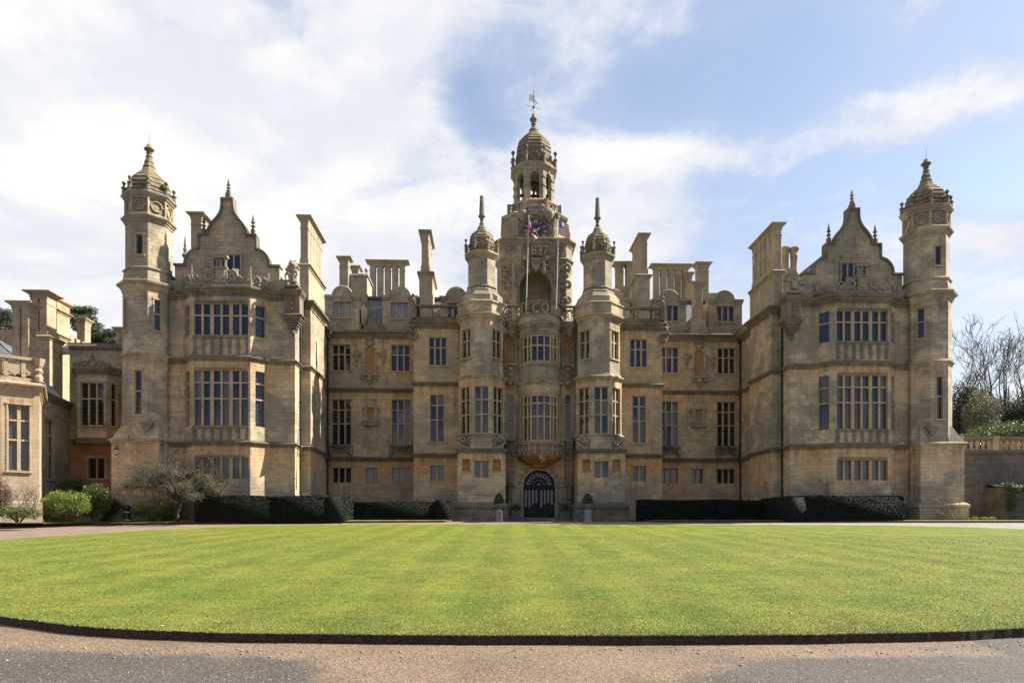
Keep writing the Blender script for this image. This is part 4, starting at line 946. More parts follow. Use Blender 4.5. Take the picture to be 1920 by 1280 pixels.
# curved two-storey oriel
def oriel():
    cu, cv, R = 0., 6.9, 1.85; ry = 1.95
    def E(a, r): return (cu+r*cos(a), cv+(r*ry/R)*sin(a))
    def ebody(mb, prof, n=28):
        A = [PI+PI*i/n for i in range(n+1)]
        vs = [E(a, r)+(z,) for r, z in prof for a in A]; m = n+1
        mb.mesh(vs, [(k*m+i, k*m+i+1, (k+1)*m+i+1, (k+1)*m+i) for k in range(len(prof)-1) for i in range(n)], True)
        mb.mesh(vs[-m:], [tuple(range(m))]); mb.mesh(vs[:m], [tuple(reversed(range(m)))])
    mb = MB()
    ebody(mb, [(.75, 6.95), (.85, 7.0), (.85, 7.12), (1.0, 7.2)]); ebody(mb, [(.95, 7.2), (1.3, 7.32), (1.6, 7.55), (1.95, 7.7), (2.0, 7.85), (2.05, 7.9), (2.05, 8.0), (1.95, 8.03)])
    ebody(mb, [(1.92, 8.03), (1.92, 8.85)]); ebody(mb, [(2.0, 8.85), (2.05, 8.9), (2.05, 9.02), (1.85, 9.15), (1.7, 9.16)])
    ori = empty('oriel'); ori.parent = manor; ori['label'] = 'two storey curved oriel over the door'
    mb.build('oriel_corbel', 'ochre', ori); mb = MB()
    ebody(mb, [(1.8, 13.28), (1.86, 13.32), (1.9, 13.5), (2.0, 13.75), (2.02, 14.0), (1.95, 14.2), (1.97, 14.3), (2.1, 14.4), (2.12, 14.5), (1.9, 14.62)])
    ebody(mb, [(1.86, 14.6), (1.86, 15.85)]); ebody(mb, [(1.9, 15.85), (2.0, 15.95), (2.0, 16.05), (1.8, 16.16)])
    mb.build('oriel_belt', 'upper', ori); mb = MB()
    ebody(mb, [(1.8, 18.53), (1.86, 18.56), (1.92, 18.75), (2.0, 18.95), (1.96, 19.15), (1.9, 19.2)]); ebody(mb, [(1.9, 19.2), (1.98, 19.28), (2.0, 19.38), (2.12, 19.5), (2.12, 19.58), (1.98, 19.66)]); ebody(mb, [(1.96, 19.64), (1.96, 20.34)]); ebody(mb, [(2.02, 20.34), (2.02, 20.44)])
    mb.build('oriel_parapet', 'upper', ori)
    for (z0, z1, tr) in ((9.16, 13.28, (11.35, 12.5)), (16.16, 18.53, (17.6,))):
        fr = MB(); fr.cur = 0
        angs = [PI*(1+q) for q in (.03, .105, .195, .285, .345, .448, .552, .655, .715, .805, .895, .97)]
        Rr = 1.78
        for i, a in enumerate(angs):
            wd = .09 if i in (3, 4, 7, 8) else .06
            c = E(a, Rr); t = (-sin(a), cos(a)); nn = (cos(a), sin(a))
            q = [(c[0]+t[0]*x+nn[0]*y, c[1]+t[1]*x+nn[1]*y) for x, y in ((-wd, -.12), (-wd, .08), (-wd*.5, .13), (wd*.5, .13), (wd, .08), (wd, -.12))]
            fr.prism(q[::-1] if False else q, z0, z1)
        for k in list(tr)+[z0+.05, z1-.05]:
            A = [PI*1.02+PI*.96*i/24 for i in range(25)]
            pr = [(Rr-.1, k-.07), (Rr+.07, k-.07), (Rr+.07, k+.07), (Rr-.1, k+.07)]
            vs = [E(a, r)+(z,) for r, z in pr for a in A]; m = 25
            fr.mesh(vs, [(kk*m+i, kk*m+i+1, ((kk+1) % 4)*m+i+1, ((kk+1) % 4)*m+i) for kk in range(4) for i in range(24)])
        fr.cur = 1
        zz = [z0]+list(tr)+[z1]
        for a, b in zip(angs, angs[1:]):
            for c, e in zip(zz, zz[1:]):
                A, B = E(a, Rr-.06), E(b, Rr-.06); k = rnd.gauss(0, .004)
                fr.quad([A+(c,), B+(c,), (B[0], B[1]+k, e), (A[0], A[1]+k, e)], [(a*1.8, c), (b*1.8, c), (b*1.8, e), (a*1.8, e)])
        fr.build('window', ['mull', 'glass'], ori)
    # carved balustrade belt
    mb = MB()
    for i in range(11):
        a = PI+PI*(i+.5)/11; c = E(a, 1.96)
        mb.lathe(c[0], c[1], [(.12, 8.05), (.09, 8.2), (.13, 8.4), (.09, 8.7), (.13, 8.84)], 7)
        if i < 10:
            b = PI+PI*(i+1)/11; d = E(b, 1.94); mb.sphere((d[0], d[1], 8.45), .13, 7, (1, 1, 1.5)); mb.sphere((d[0], d[1], 8.7), .07, 6)
    carving(mb, 0, 4.85, 7.6, .6, .6, 10, 3); mb.sphere((0, 4.82, 7.7), .22, 10)
    mb.build('carved_belt', 'carve', ori)
    # letters round the top
    mb = MB(); A = [PI*1.0+PI*i/28 for i in range(29)]
    for z, r in ((21.35, .1), (21.45, .07)): mb.tube([E(a, 2.05 if z > 21.4 else 2.0)+(z,) for a in A], r, 6)
    mb.build('balcony_rail', 'dark', ori)
    mb = MB(); word = 'ERECORIVS'
    word = 'RRECORIM'; 
    angs = [PI*(1+q) for q in (.07, .18, .295, .425, .56, .69, .80, .91)]
    for ch, a0 in zip(word, angs):
        mb.text(ch, 1.22, .1, lambda x, y, d, a0=a0: E(a0+x/1.9, 1.97+d)+(20.46+y*1.0,), .72)
    mb.build('lettering', 'mull', ori)
    return ori
oriel()

# the great door
door = MB()
yd = 7.25
DW = 1.38
# solid lower leaves, muntins and glazed slots
for sg in (-1, 1):
    a, b = (0.03, DW) if sg > 0 else (-DW, -.03)
    door.box(a, b, yd, yd+.1, 2.5, 3.3)
    door.box(a+.1, b-.1, yd-.04, yd+.002, 2.7, 3.15)
    for i in range(5):
        x = a+.04+(b-a-.08)*i/4
        door.box(x-.07, x+.07, yd-.01, yd+.09, 3.3, 5.3)
    for i in range(4):
        x = a+.04+(b-a-.08)*(i+.5)/4; h = (.35, .1, .0, .15)[i] if sg > 0 else (.3, .35, .1, 0)[i]
        door.box(x-.15, x+.15, yd, yd+.08, 3.3, 3.85-h*1.2); door.box(x-.15, x+.15, yd, yd+.08, 5.05, 5.3)
        door.slab([(x-.13, 5.06), (x-.02, 5.06), (x-.13, 4.85)][::-1], yd, yd+.08); door.slab([(x+.02, 5.06), (x+.13, 5.06), (x+.13, 4.85)][::-1], yd, yd+.08)
door.box(-.05, .05, yd-.06, yd+.1, 2.5, 5.3); door.box(-DW, DW, yd-.05, yd+.12, 5.28, 5.46)
D = door.build('door', 'wood', manor, 'double oak door with arched fanlight')
fan = MB()
for i in range(11):
    a = PI*i/10; fan.tube([(.25*cos(a), yd+.03, 5.45+.25*sin(a)), (1.38*cos(a), yd+.03, 5.42+1.33*sin(a))], [.04, .075], 6)
for r, t in ((1.36, .1), (.62, .05), (.3, .1)): fan.tube([(r*cos(PI*i/20), yd+.03, 5.42+r*.97*sin(PI*i/20)) for i in range(21)], t, 6)
for i in range(10):
    a = PI*(i+.5)/10
    fan.sphere((1.2*cos(a), yd+.03, 5.42+1.16*sin(a)), .085, 6); fan.sphere((.7*cos(a), yd+.03, 5.42+.68*sin(a)), .06, 6)
fan.build('fanlight', 'wood', D)
mb = MB(); mb.quad([(-1.4, yd+.07, 3.3), (1.4, yd+.07, 3.3), (1.4, yd+.07, 6.85), (-1.4, yd+.07, 6.85)], [(.0, 0), (2.8, 0), (2.8, 3.5), (0, 3.5)]); mb.build('pane', 'glassc', D)
mb = MB(); mb.ring((.75, yd-.08, 3.6), .1, .02); mb.box(-.16, -.1, yd-.1, yd-.05, 3.7, 4.0); mb.build('handle', 'iron', D)
mb = MB()
for i, z in enumerate((2.14, 2.28, 2.42)): mb.box(-2.9+.1*i, 2.9-.1*i, 4.2+.5*i, 7.25, BASE, z+.03)
mb.build('door_step', 'base', manor)
mb = MB(); mb.box(-3.1, 3.1, 8.0, 9.2, 19.4, 20.5); mb.box(-11.4, 11.4, 9.0, 13, 20.0, 20.35); mb.build('roof', 'lead', manor)

# ------------------------------------------------------------------ clock tower
CT = bpy.data.objects.new('clock_tower', None); C.objects.link(CT); CT.parent = manor; CT.location = (-.17, 0, 0)
CT['label'] = 'clock tower with open octagonal belfry and stepped dome'
tw = MB(); cv = 12.; 
body = [(-3.55, 10.0), (-2.9, 9.1), (2.9, 9.1), (3.55, 10.0), (3.55, 15.), (-3.55, 15.)]
aw = 1.5
for a, b in zip(body, body[1:]+body[:1]):
    if a == body[1]:
        tw.wall(a, b, 26.6, 28.2); tw.wall(a, (-aw, 9.1), 18, 26.6); tw.wall((aw, 9.1), b, 18, 26.6)
        for i in range(14):
            t0, t1 = PI*i/14, PI*(i+1)/14; f = lambda t: (aw*cos(t), 24.0+1.75*sin(t))
            (xa, za), (xb, zb) = f(t0), f(t1)
            tw.quad([(xb, 9.1, zb), (xa, 9.1, za), (xa, 9.1, 26.6), (xb, 9.1, 26.6)]); tw.quad([(xa, 9.1, za), (xb, 9.1, zb), (xb, 10.1, zb), (xa, 10.1, za)])
        for sg in (-1, 1): tw.quad([(sg*aw, 9.1, 18), (sg*aw, 10.1, 18), (sg*aw, 10.1, 24.), (sg*aw, 9.1, 24.)])
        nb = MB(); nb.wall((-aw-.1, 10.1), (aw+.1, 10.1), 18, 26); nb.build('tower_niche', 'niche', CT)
    else: tw.wall(a, b, 18, 28.2)
tw.sweep(body, COR(28.6, 0, .95), close=True); tw.prism([(x*1.03, (y-12)*1.03+12) for x, y in body], 28.5, 28.75)
tw.sweep(body[:4], STR(26.75))
up = [(-2.95, 10.2), (-2.0, 9.25), (2.0, 9.25), (2.95, 10.2), (2.95, 14.), (-2.95, 14.)]
for a, b in zip(up, up[1:]+up[:1]): tw.wall(a, b, 28.6, 31.)
tw.sweep(up, COR(31.05, 0, .6), close=True); tw.prism(up, 31.0, 31.25)
p8 = octo(0, cv, 2.45)
tw.prism(p8, 31.2, 31.4)
for k in range(8):
    a, b = p8[k], p8[(k+1) % 8]; tw.bbox(a[0]-.17, a[0]+.17, a[1]-.17, a[1]+.17, 31.3, 32.65, .03)
    d = Vector((b[0]-a[0], b[1]-a[1])); 
    tw.tube([(a[0], a[1], 32.5), (b[0], b[1], 32.5)], .1, 6)
    for q in (.2, .5, .8):
        x, y = a[0]+d.x*q, a[1]+d.y*q; tw.tube([(x-d.x*.1, y-d.y*.1, 31.45), (x+d.x*.1, y+d.y*.1, 32.45)], .05, 5); tw.tube([(x+d.x*.1, y+d.y*.1, 31.45), (x-d.x*.1, y-d.y*.1, 32.45)], .05, 5)
tw.build('tower_stage', 'upper', CT)
mb = MB()   # carved relief on the lower stage
mb.tube([(aw*1.06*cos(PI*i/16), 9.05, 24+1.82*sin(PI*i/16)) for i in range(17)], .12, 6); mb.tube([(aw*1.2*cos(PI*i/16), 9.05, 24+2.0*sin(PI*i/16)) for i in range(17)], .1, 6)
for sg in (-1, 1):
    for k in range(7): carving(mb, sg*2.55, 9.1, 20.9+.85*k, .6, .8, 6, 10*k+3+sg)
    mb.lathe(sg*1.85, 9., [(.2, 20), (.24, 22.2), (.18, 22.4), (.2, 23.5), (.3, 23.8), (.32, 23.9)], 8); mb.bbox(sg*2.1-.18, sg*2.1+.18, 8.85, 9.1, 20.5, 26.2)
    scroll(mb, sg*2.9, 9.0, 25.9, .42, .12, 1.6, PI/2, -sg); scroll(mb, sg*2.95, 9.0, 24.4, .4, .11, 1.6, -PI/2, sg); scroll(mb, sg*3.0, 9.1, 22.9, .35, .1, 1.5, PI/2, -sg); mb.sphere((sg*2.9, 9., 25.2), .28, 8)
    mb.bbox(sg*.75-.13, sg*.75+.13, 8.6, 9.1, 25.4, 26.5); mb.bbox(sg*.75-.18, sg*.75+.18, 8.55, 9.1, 25.95, 26.05); mb.sphere((sg*.75, 8.75, 25.35), .15, 8); mb.lathe(sg*1.05, 8.75, [(.2, 26.5), (.22, 26.9), (.1, 26.95)], 10)
    mb.ring((sg*2.35, 9.05, 27.6), .3, .06); mb.ring((sg*2.35, 9.05, 27.6), .45, .05); mb.bbox(sg*1.75-.08, sg*1.75+.08, 8.98, 9.1, 26.95, 28.1)
mb.slab([(-.55, 26.4), (-.35, 25.9), (-.12, 25.75), (-.1, 25.5), (.1, 25.5), (.12, 25.75), (.35, 25.9), (.55, 26.4)], 8.75, 9.05)
for x in (-.3, 0, .3): mb.sphere((x, 8.75, 26.55), .16, 8); mb.sphere((x*.6, 8.7, 26.3), .12, 7)
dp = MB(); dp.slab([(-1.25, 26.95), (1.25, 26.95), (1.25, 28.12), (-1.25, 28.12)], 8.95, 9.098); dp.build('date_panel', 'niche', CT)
for sg in (-1, 1):
    scroll(mb, sg*1.5, 9.15, 29.2, .3, .09, 1.5, PI/2, -sg); scroll(mb, sg*1.55, 9.15, 30.4, .28, .09, 1.5, -PI/2, sg); mb.lathe(sg*1.75, 9.2, [(.13, 28.7), (.1, 29.), (.16, 29.4), (.1, 30.3), (.17, 30.6)], 8)
    mb.lathe(sg*1.25, 9.0, [(.05, 30.2), (.3, 30.5), (.45, 30.8), (.5, 31.1), (.42, 31.15)], 12)
mb.bbox(-.75, .75, 8.85, 9.5, 31.15, 31.5); mb.bbox(-.85, .85, 8.75, 9.5, 31.5, 31.62); mb.sphere((0, 8.85, 31.0), .22, 8); mb.bbox(-.55, .55, 8.95, 9.5, 30.9, 31.15); mb.bbox(-.65, .65, 9.1, 9.5, 31.7, 32.)
for sg in (-1, 1):
    for k in range(6): carving(mb, sg*(2.2+.15*(k % 2)), 9.06, 24.6+.33*k, .9, .5, 7, 77+k+sg)
    carving(mb, sg*1.75, 9.2, 29.9, .5, 1.5, 10, 55+sg); carving(mb, sg*2.3, 9.05, 27.6, .9, .9, 10, 91+sg)
    for k in range(5): a = PI/2+sg*(.35+.22*k); mb.sphere((aw*1.35*cos(a), 9.0, 24+2.25*sin(a)), .13, 7)
carving(mb, 0, 9.0, 26.45, 1.8, .4, 12, 41)
for sg in (-1, 1):
    carving(mb, sg*2.3, 8.98, 22.8, 1.15, 5.2, 46, 200+sg); carving(mb, sg*2.9, 9.12, 25.8, .7, 1.4, 16, 300+sg); carving(mb, sg*1.1, 9.0, 26.2, .9, .8, 14, 400+sg)
    mb.bbox(sg*2.55-.34, sg*2.55+.34, 8.86, 9.12, 22.35, 22.5); mb.bbox(sg*2.55-.36, sg*2.55+.36, 8.82, 9.12, 24.05, 24.2)
mb.build('carved_relief', 'carve', CT)
mb = MB(); mb.text('1837', 1.2, .16, lambda a, b, c: (a+.1, 8.86-c, 27.08+b*1.0), .92); mb.build('date_numerals', 'mull', CT)
# clock
cz_, cy_ = 29.35, 9.1; CR = 1.22
mb = MB(); mb.ring((0, cy_, cz_), CR+.06, .1, 'v', 40, 8); mb.ring((0, cy_-.02, cz_), .62, .045, 'v', 32, 6)
mb.build('clock_rim', 'trim', CT)
mb = MB(); vs = [(CR*cos(2*PI*i/40), cy_+.0, cz_+CR*sin(2*PI*i/40)) for i in range(40)]; mb.slab([(x, z) for x, _, z in vs], cy_-.0, cy_+.14); mb.build('clock_face', 'blue', CT)
mb = MB()
num = ['XII', 'I', 'II', 'III', 'IIII', 'V', 'VI', 'VII', 'VIII', 'IX', 'X', 'XI']
for i, t in enumerate(num):
    a = -2*PI*i/12
    mb.text(t, .50, .04, lambda x, y, d, a=a: ((x*cos(a)-(y+.74)*sin(a)), cy_-.03-d, cz_+(x*sin(a)+(y+.74)*cos(a))), .75)
mb.build('clock_numerals', 'gold', CT)
for (ang, ln, w) in ((R_(51), .5, .06), (R_(156), .82, .05)):
    mb = MB(); c_, s_ = sin(ang), cos(ang); pts = [(-w, -.22), (w, -.22), (w*.9, ln*.6), (w*1.7, ln*.72), (0, ln), (-w*1.7, ln*.72), (-w*.9, ln*.6)]
    mb.slab([(x*s_+y*c_, cz_-x*c_+y*s_) for x, y in pts], cy_-.1, cy_-.07); mb.build('clock_hand', 'gold', CT)
# belfry
bf = MB(); ap = 1.92; pb = octo(0, cv, ap)
for k in range(8):
    a, b = pb[k], pb[(k+1) % 8]; L = 2*ap*math.tan(PI/8); d = ((b[0]-a[0])/L, (b[1]-a[1])/L); n = (d[1], -d[0]); ow = .42; zt = 35.1
    P = lambda t, z, e=0.: (a[0]+d[0]*t-n[0]*e, a[1]+d[1]*t-n[1]*e, z)
    for e in (0, .4):
        R1 = (lambda q: q) if e == 0 else (lambda q: q[::-1])
        for (t0, t1) in ((0, L/2-ow), (L/2+ow, L)): bf.quad(R1([P(t0, 31.9, e), P(t1, 31.9, e), P(t1, 36.0, e), P(t0, 36.0, e)]))
        bf.quad(R1([P(L/2-ow, 31.9, e), P(L/2+ow, 31.9, e), P(L/2+ow, 32.7, e), P(L/2-ow, 32.7, e)]))
        for i in range(8):
            t0, t1 = PI*i/8, PI*(i+1)/8
            bf.quad(R1([P(L/2+ow*cos(t1), zt+ow*sin(t1), e), P(L/2+ow*cos(t0), zt+ow*sin(t0), e), P(L/2+ow*cos(t0), 36., e), P(L/2+ow*cos(t1), 36., e)]))
    for i in range(8):
        t0, t1 = PI*i/8, PI*(i+1)/8; bf.quad([P(L/2+ow*cos(t0), zt+ow*sin(t0), 0), P(L/2+ow*cos(t1), zt+ow*sin(t1), 0), P(L/2+ow*cos(t1), zt+ow*sin(t1), .4), P(L/2+ow*cos(t0), zt+ow*sin(t0), .4)])
    for sg in (-1, 1): bf.quad([P(L/2+sg*ow, 32.7, 0), P(L/2+sg*ow, 32.7, .4), P(L/2+sg*ow, zt, .4), P(L/2+sg*ow, zt, 0)])
    bf.quad([P(L/2-ow, 32.7, 0), P(L/2+ow, 32.7, 0), P(L/2+ow, 32.7, .4), P(L/2-ow, 32.7, .4)])
    for z in (34.2, 35.0): bf.obox(a, d, n, .0, L/2-ow, z, z+.13, -.07, .1); bf.obox(a, d, n, L/2+ow, L, z, z+.13, -.07, .1)
    bf.obox(a, d, n, L/2-.09, L/2+.09, 35.45, 36., -.1, .1)
bf.sweep(pb, COR(36.2, 0, .75), close=True); bf.prism(octo(0, cv, ap+.1), 36.15, 36.4); bf.sweep(pb, STR(32.75), close=True)
bf.sweep(pb, [(.1, 36.35), (.1, 36.5), (0, 36.55)], close=True)
BF = bf.build('belfry', 'upper', CT)
mb = MB(); crown_ring(mb, 0, cv, ap+.02, 36.4, 1.1, .4); balls(mb, 0, cv, ap+.3, 36.3, 1.3, .2, .14); balls(mb, 0, cv, ap-.3, 36.6, 1.6, .13, .13); mb.prism(octo(0, cv, ap-.15), 36.4, 37.55); mb.build('pierced_crown', 'dark', CT)
mb = MB(); k8 = 1/cos(PI/8); pts = [(1.6, 37.5), (1.6, 38.), (1.58, 38.4), (1.5, 38.75), (1.38, 39.05), (1.15, 39.35), (.9, 39.65), (.6, 39.95), (.42, 40.1), (.36, 40.4), (.28, 40.6)]
mb.lathe(0, cv, [(r*k8, z) for r, z in steps_dome(pts, .07)], 8, PI/8, False); mb.build('dome', 'dome', CT)
mb = MB(); mb.lathe(0, cv, [(r_, 40.55+(z_-40.55)*.73) for r_, z_ in [(.28, 40.55), (.2, 40.7), (.28, 40.78), (.18, 40.9), (.18, 41.15), (.27, 41.22), (.18, 41.3), (.24, 41.5), (.36, 41.75), (.38, 41.95), (.25, 42.15), (.17, 42.3), (.17, 42.55), (.05, 42.6)]], 12); mb.build('finial', 'dome', CT)
mb = MB(); mb.tube([(0, cv, 42.5), (0, cv, 45.2)], .025, 6); mb.sphere((0, cv, 43.35), .12, 8)
for a in (.35, .35+PI/2, .35+PI, .35+3*PI/2): mb.tube([(0, cv, 43.35), (.62*cos(a), cv+.62*sin(a), 43.35)], .022, 5); mb.sphere((.64*cos(a), cv+.64*sin(a), 43.35), .05, 6)
mb.lathe(0, cv, [(.02, 44.95), (.07, 45.), (.01, 45.25)], 6); mb.tube([(-.42, cv+.1, 44.9), (-.4, cv+.1, 44.3), (-.38, cv+.1, 43.95)], .025, 5)
mb.cur = 1; mb.slab([(-.4, 44.1), (.05, 43.9), (.3, 43.75), (.42, 43.55), (.28, 44.0), (.12, 44.25), (.1, 44.65), (-.38, 44.8)], cv-.015, cv+.015)
mb.v = [(x, y, 42.0+(z-42.5)*.88) for x, y, z in mb.v]; mb.build('weathervane', ['iron', 'vane'], CT)
for x in (-.75, .15, .8):
    mb = MB(); mb.lathe(x, cv, [(.34, 32.9), (.33, 32.98), (.24, 33.1), (.2, 33.4), (.14, 33.55), (.05, 33.6)], 14); mb.tube([(x, cv, 33.55), (x, cv, 34.0)], .04, 5); mb.build('bell', 'bronze', CT)
mb = MB(); mb.box(-1.6, 1.6, cv-.1, cv+.1, 33.95, 34.15); mb.box(-.1, .1, cv-1.6, cv+1.6, 34.16, 34.3); mb.build('bell_frame', 'wood', CT)

# flagpoles and flags (things of their own)
def flag(nm, u0, u1, mat, label, fl):
    root = empty(nm, M(u0, 3.9, 20.45), TH, label, 'flagpole', 'flagpoles on the oriel balcony')
    h = 7.9; lean = Vector((u1-u0, 0, h))
    mb = MB(); mb.tube([(0, 0, 0), lean], [.042, .028], 8); mb.sphere(lean+Vector((0, 0, .06)), .075, 8); mb.build('pole', 'white', root)
    bm_ = MB(); nx, ny = 26, 14
    pts = [[fl(i/nx, j/ny, lean) for i in range(nx+1)] for j in range(ny+1)]
    for j in range(ny):
        for i in range(nx):
            bm_.quad([pts[j][i], pts[j][i+1], pts[j+1][i+1], pts[j+1][i]], [(i/nx+1e-4, j/ny+1e-4), ((i+1)/nx, j/ny+1e-4), ((i+1)/nx, (j+1)/ny), (i/nx+1e-4, (j+1)/ny)], True)
    bm_.build('flag', mat, root, None, True)
def fl_left(x, y, l):     # hangs nearly limp, blown a little to the right at the foot
    top = l*.985; z = top.z-.1-(1-y)*.95-x*.95; px_ = top.x*(z/l.z)
    return (px_+x*.62*(.5+.5*x)+.1*sin(y*7+x*5)*x+.05*(1-y), .14*sin(y*11+x*9)*(.3+x), z+.04*sin(y*15))
def fl_right(x, y, l):
    top = l*.985; z = top.z-.05-(1-y)*1.25-x*.5-.12*x*sin(y*2); px_ = top.x*(z/l.z)
    return (px_+x*1.02-.16*(1-x)*(1 if x < .0 else 0), .11*sin(x*10+y*3)*(.2+x), z)
flag('flagpole', -1.35, -1.12, 'uk', 'white flagpole with limp red, white and blue cross flag, left of the clock', fl_left)
flag('flagpole', 1.25, 1.48, 'us', 'white flagpole flying stars and stripes, right of the clock', fl_right)

# ================================================================== buildings and walls beside the manor
def sub(mb, name, mats, par, u, v, label=None):
    mb.v = [(x-u, y-v, z) for x, y, z in mb.v]; return mb.build(name, mats, par, label)
class Off:
    """parent wrapper: shapes are written in manor coordinates, the thing stands at its own base"""
    def __init__(s, name, u, v, label, cat, group=None):
        s.u, s.v = u, v; s.o = empty(name, M(u, v, 1.95), TH, label, cat, group)
    def add(s, mb, name, mats, label=None, par=None):
        dz = 1.95 if par is None or par is s.o else 0
        mb.v = [(x-s.u, y-s.v, z-1.95) for x, y, z in mb.v]; return mb.build(name, mats, par or s.o, label)
def ostone(k):   # the thing's origin sits 1.95 m up, so plain stone mixes do the job
    return k
def owin(T, p0, p1, op, n, tr=(), rev=.28, sur=.1, glassm='glass', groups=1, sill=True, tm=.13):
    q0 = (p0[0]-T.u, p0[1]-T.v); q1 = (p1[0]-T.u, p1[1]-T.v)
    return win(T.o, -1, q0, q1, (op[0], op[1], op[2]-1.95, op[3]-1.95), n, tuple(t-1.95 for t in tr), groups, rev=rev, sur=sur, glassm=glassm, sill=sill, tm=tm)
def ochim(T, *a, **k):
    a = list(a); a[0] -= T.u; a[1] -= T.u; a[2] -= T.v; a[3] -= T.v; a[4] -= 1.95; a[5] -= 1.95
    if 'base_z' in k: k['base_z'] -= 1.95
    return chim('chimney_stack', T.o, *a, **k)

T = Off('linking_range', -37.5, 3., 'narrow two storey stone range with canted bay window and orange lower wall', 'building')
mb = MB(); p0, p1 = (-39.4, 3.), (-34.0, 3.)
g_op = (1.5, 2.85, 5.64, 7.37)
mb.wall(p0, p1, 8.55, 16.6); lo = MB(); lo.wall(p0, p1, 1.9, 8.55, [g_op], .28)
mb.box(-39.4, -34., 3.1, 3.6, 16.3, 16.62)
B = [(-38.9, 3.), (-38.16, 1.9), (-35.78, 1.9), (-35.2, 3.)]
bo = [(.3, 2.14, 9.92, 13.4)]; co = [(.38, .86, 9.92, 13.4)]
for k in range(3): mb.wall(B[k], B[k+1], 8.6, 14.4, bo if k == 1 else co if k == 2 else (), .28)
T.add(mb, 'wall', 'upper'); T.add(lo, 'wall', 'ochre', 'orange lower wall')
owin(T, p0, p1, g_op, 2); owin(T, B[1], B[2], bo[0], 3, (12.1,)); owin(T, B[2], B[3], co[0], 1, (12.1,))
mb = MB(); mb.sweep([p0]+B+[p1], STR(8.75)); T.add(mb, 'string_course', 'trim'); mb = MB(); mb.sweep([p0, p1], COR(16.6, 0, .5)); T.add(mb, 'coping', 'trim'); mb = MB(); mb.sweep(B, COR(14.55, 0, .8)); mb.mesh([(x, y, 14.6) for x, y in B], [(0, 1, 2, 3)]); T.add(mb, 'cornice', 'trim')
mb = MB(); c = -36.97
mb.ring((c, 1.95, 15.0), .3, .09); mb.lathe(c, 1.95, [(.1, 15.3), (.2, 15.5), (.06, 15.65), (.12, 15.8), (.02, 16.)], 8)
for sg in (-1, 1):
    for k in range(3): scroll(mb, c+sg*(.55+.36*k), 1.95, 15.0-.06*k, .22, .07, 1.4, PI/2*(1 if k % 2 else -1), sg)
mb.box(c-1.3, c+1.2, 1.9, 2.1, 14.6, 14.72); T.add(mb, 'strapwork_cresting', 'dark')
ochim(T, -36.15, -35.3, 4., 5., 16., 18.5, 1, 1, .25)
mb = MB(); mb.mesh([(-42.5, 5., 16.4), (-33.6, 5., 16.4), (-33.6, 8., 18.1), (-42.5, 8., 18.1)], [(0, 1, 2, 3)]); mb.box(-42.5, -33.6, 7.9, 8.2, 18.05, 18.2); T.add(mb, 'roof', 'slate')

T = Off('side_pavilion', -37.5, -5., 'sunlit near stone pavilion with tall leaded windows and carved shield parapet', 'building')
A_, B_ = (-36.65, -9.2), (-34.9, -8.0); F0 = (-40.5, -9.2); N_ = (-38.3, -2.3); E_ = (-39.35, 3.0)
L = math.hypot(1.75, 1.2)
op = (.42, L-.55, 5.35, 9.74); opl = (1.9, 3.45, 5.35, 9.74)
mb = MB(); mb.wall(F0, A_, 1.9, 11.0, [opl], .28); mb.wall(A_, B_, 1.9, 11.0, [op], .28); mb.wall(B_, N_, 1.9, 11.0); mb.wall((-41, 0), (-41, -9.2), 1.9, 11.)
T.add(mb, 'wall', 'pale')
L2 = math.hypot(N_[0]-E_[0], N_[1]-E_[1]); op2 = (.55, 2.15, 5.35, 9.9)
mb = MB(); mb.wall(N_, E_, 1.9, 11.6, [op2], .28); T.add(mb, 'wall', 'upper')
owin(T, A_, B_, op, 2, (7.4, 8.7), tm=.2, glassm='glassc'); owin(T, F0, A_, opl, 2, (7.4, 8.7), tm=.2, glassm='glassc'); owin(T, N_, E_, op2, 2, (7.3, 8.7))
mb = MB(); mb.sweep([F0, A_, B_, N_], COR(11.1, 0, .9)); mb.sweep([F0, A_, B_, N_], [(.0, 11.2), (.0, 11.55), (-.1, 11.6)]); T.add(mb, 'cornice', 'pale'); mb = MB(); mb.sweep([N_, E_], COR(11.8, 0, .8)); T.add(mb, 'cornice', 'trim'); mb = MB(); mb.sweep([F0, A_, B_, N_], [(.14, 1.9), (.14, 3.2), (0, 3.35)]); T.add(mb, 'plinth', 'pale')
mb = MB(); d = Vector((1.75/L, 1.2/L)); n = (d.y, -d.x)
for (P0, D, LL, NN) in ((A_, d, L, n), (F0, Vector((1, 0)), 3.85, (0, -1))):
    mb.obox(P0, D, NN, -.05, LL+.05, 12.75, 12.95, -.1, .25)
    t = .3
    while t < LL:
        mb.obox(P0, D, NN, t-.12, t+.12, 11.6, 12.75, .0, .2)
        if t+.95 < LL+.3:
            c = P0[0]+D.x*(t+.47), P0[1]+D.y*(t+.47)
            vs = [(a, z) for a, z in ((-.36, 12.6), (-.33, 11.95), (0, 11.68), (.33, 11.95), (.36, 12.6), (.14, 12.5), (0, 12.62), (-.14, 12.5))]
            mb.mesh([(c[0]+D.x*a-NN[0]*e, c[1]+D.y*a-NN[1]*e, z) for e in (.04, .16) for a, z in vs], [tuple(range(8))]+[tuple(reversed(range(8, 16)))]+[((i+1) % 8, i, 8+i, 8+(i+1) % 8) for i in range(8)])
            for z in (11.75, 12.55):
                mb.tube([(c[0]-D.x*.4, c[1]-D.y*.4+.1, z), (c[0], c[1]+.1, z+.1), (c[0]+D.x*.4, c[1]+D.y*.4+.1, z)], .06, 5)
        t += .95
mb.lathe(B_[0]-.1, B_[1]+.05, [(.25, 11.4), (.3, 11.7), (.2, 11.9), (.32, 12.1), (.2, 12.3), (.3, 12.5), (.36, 12.75), (.4, 12.95)], 8); T.add(mb, 'shield_parapet', 'pale')
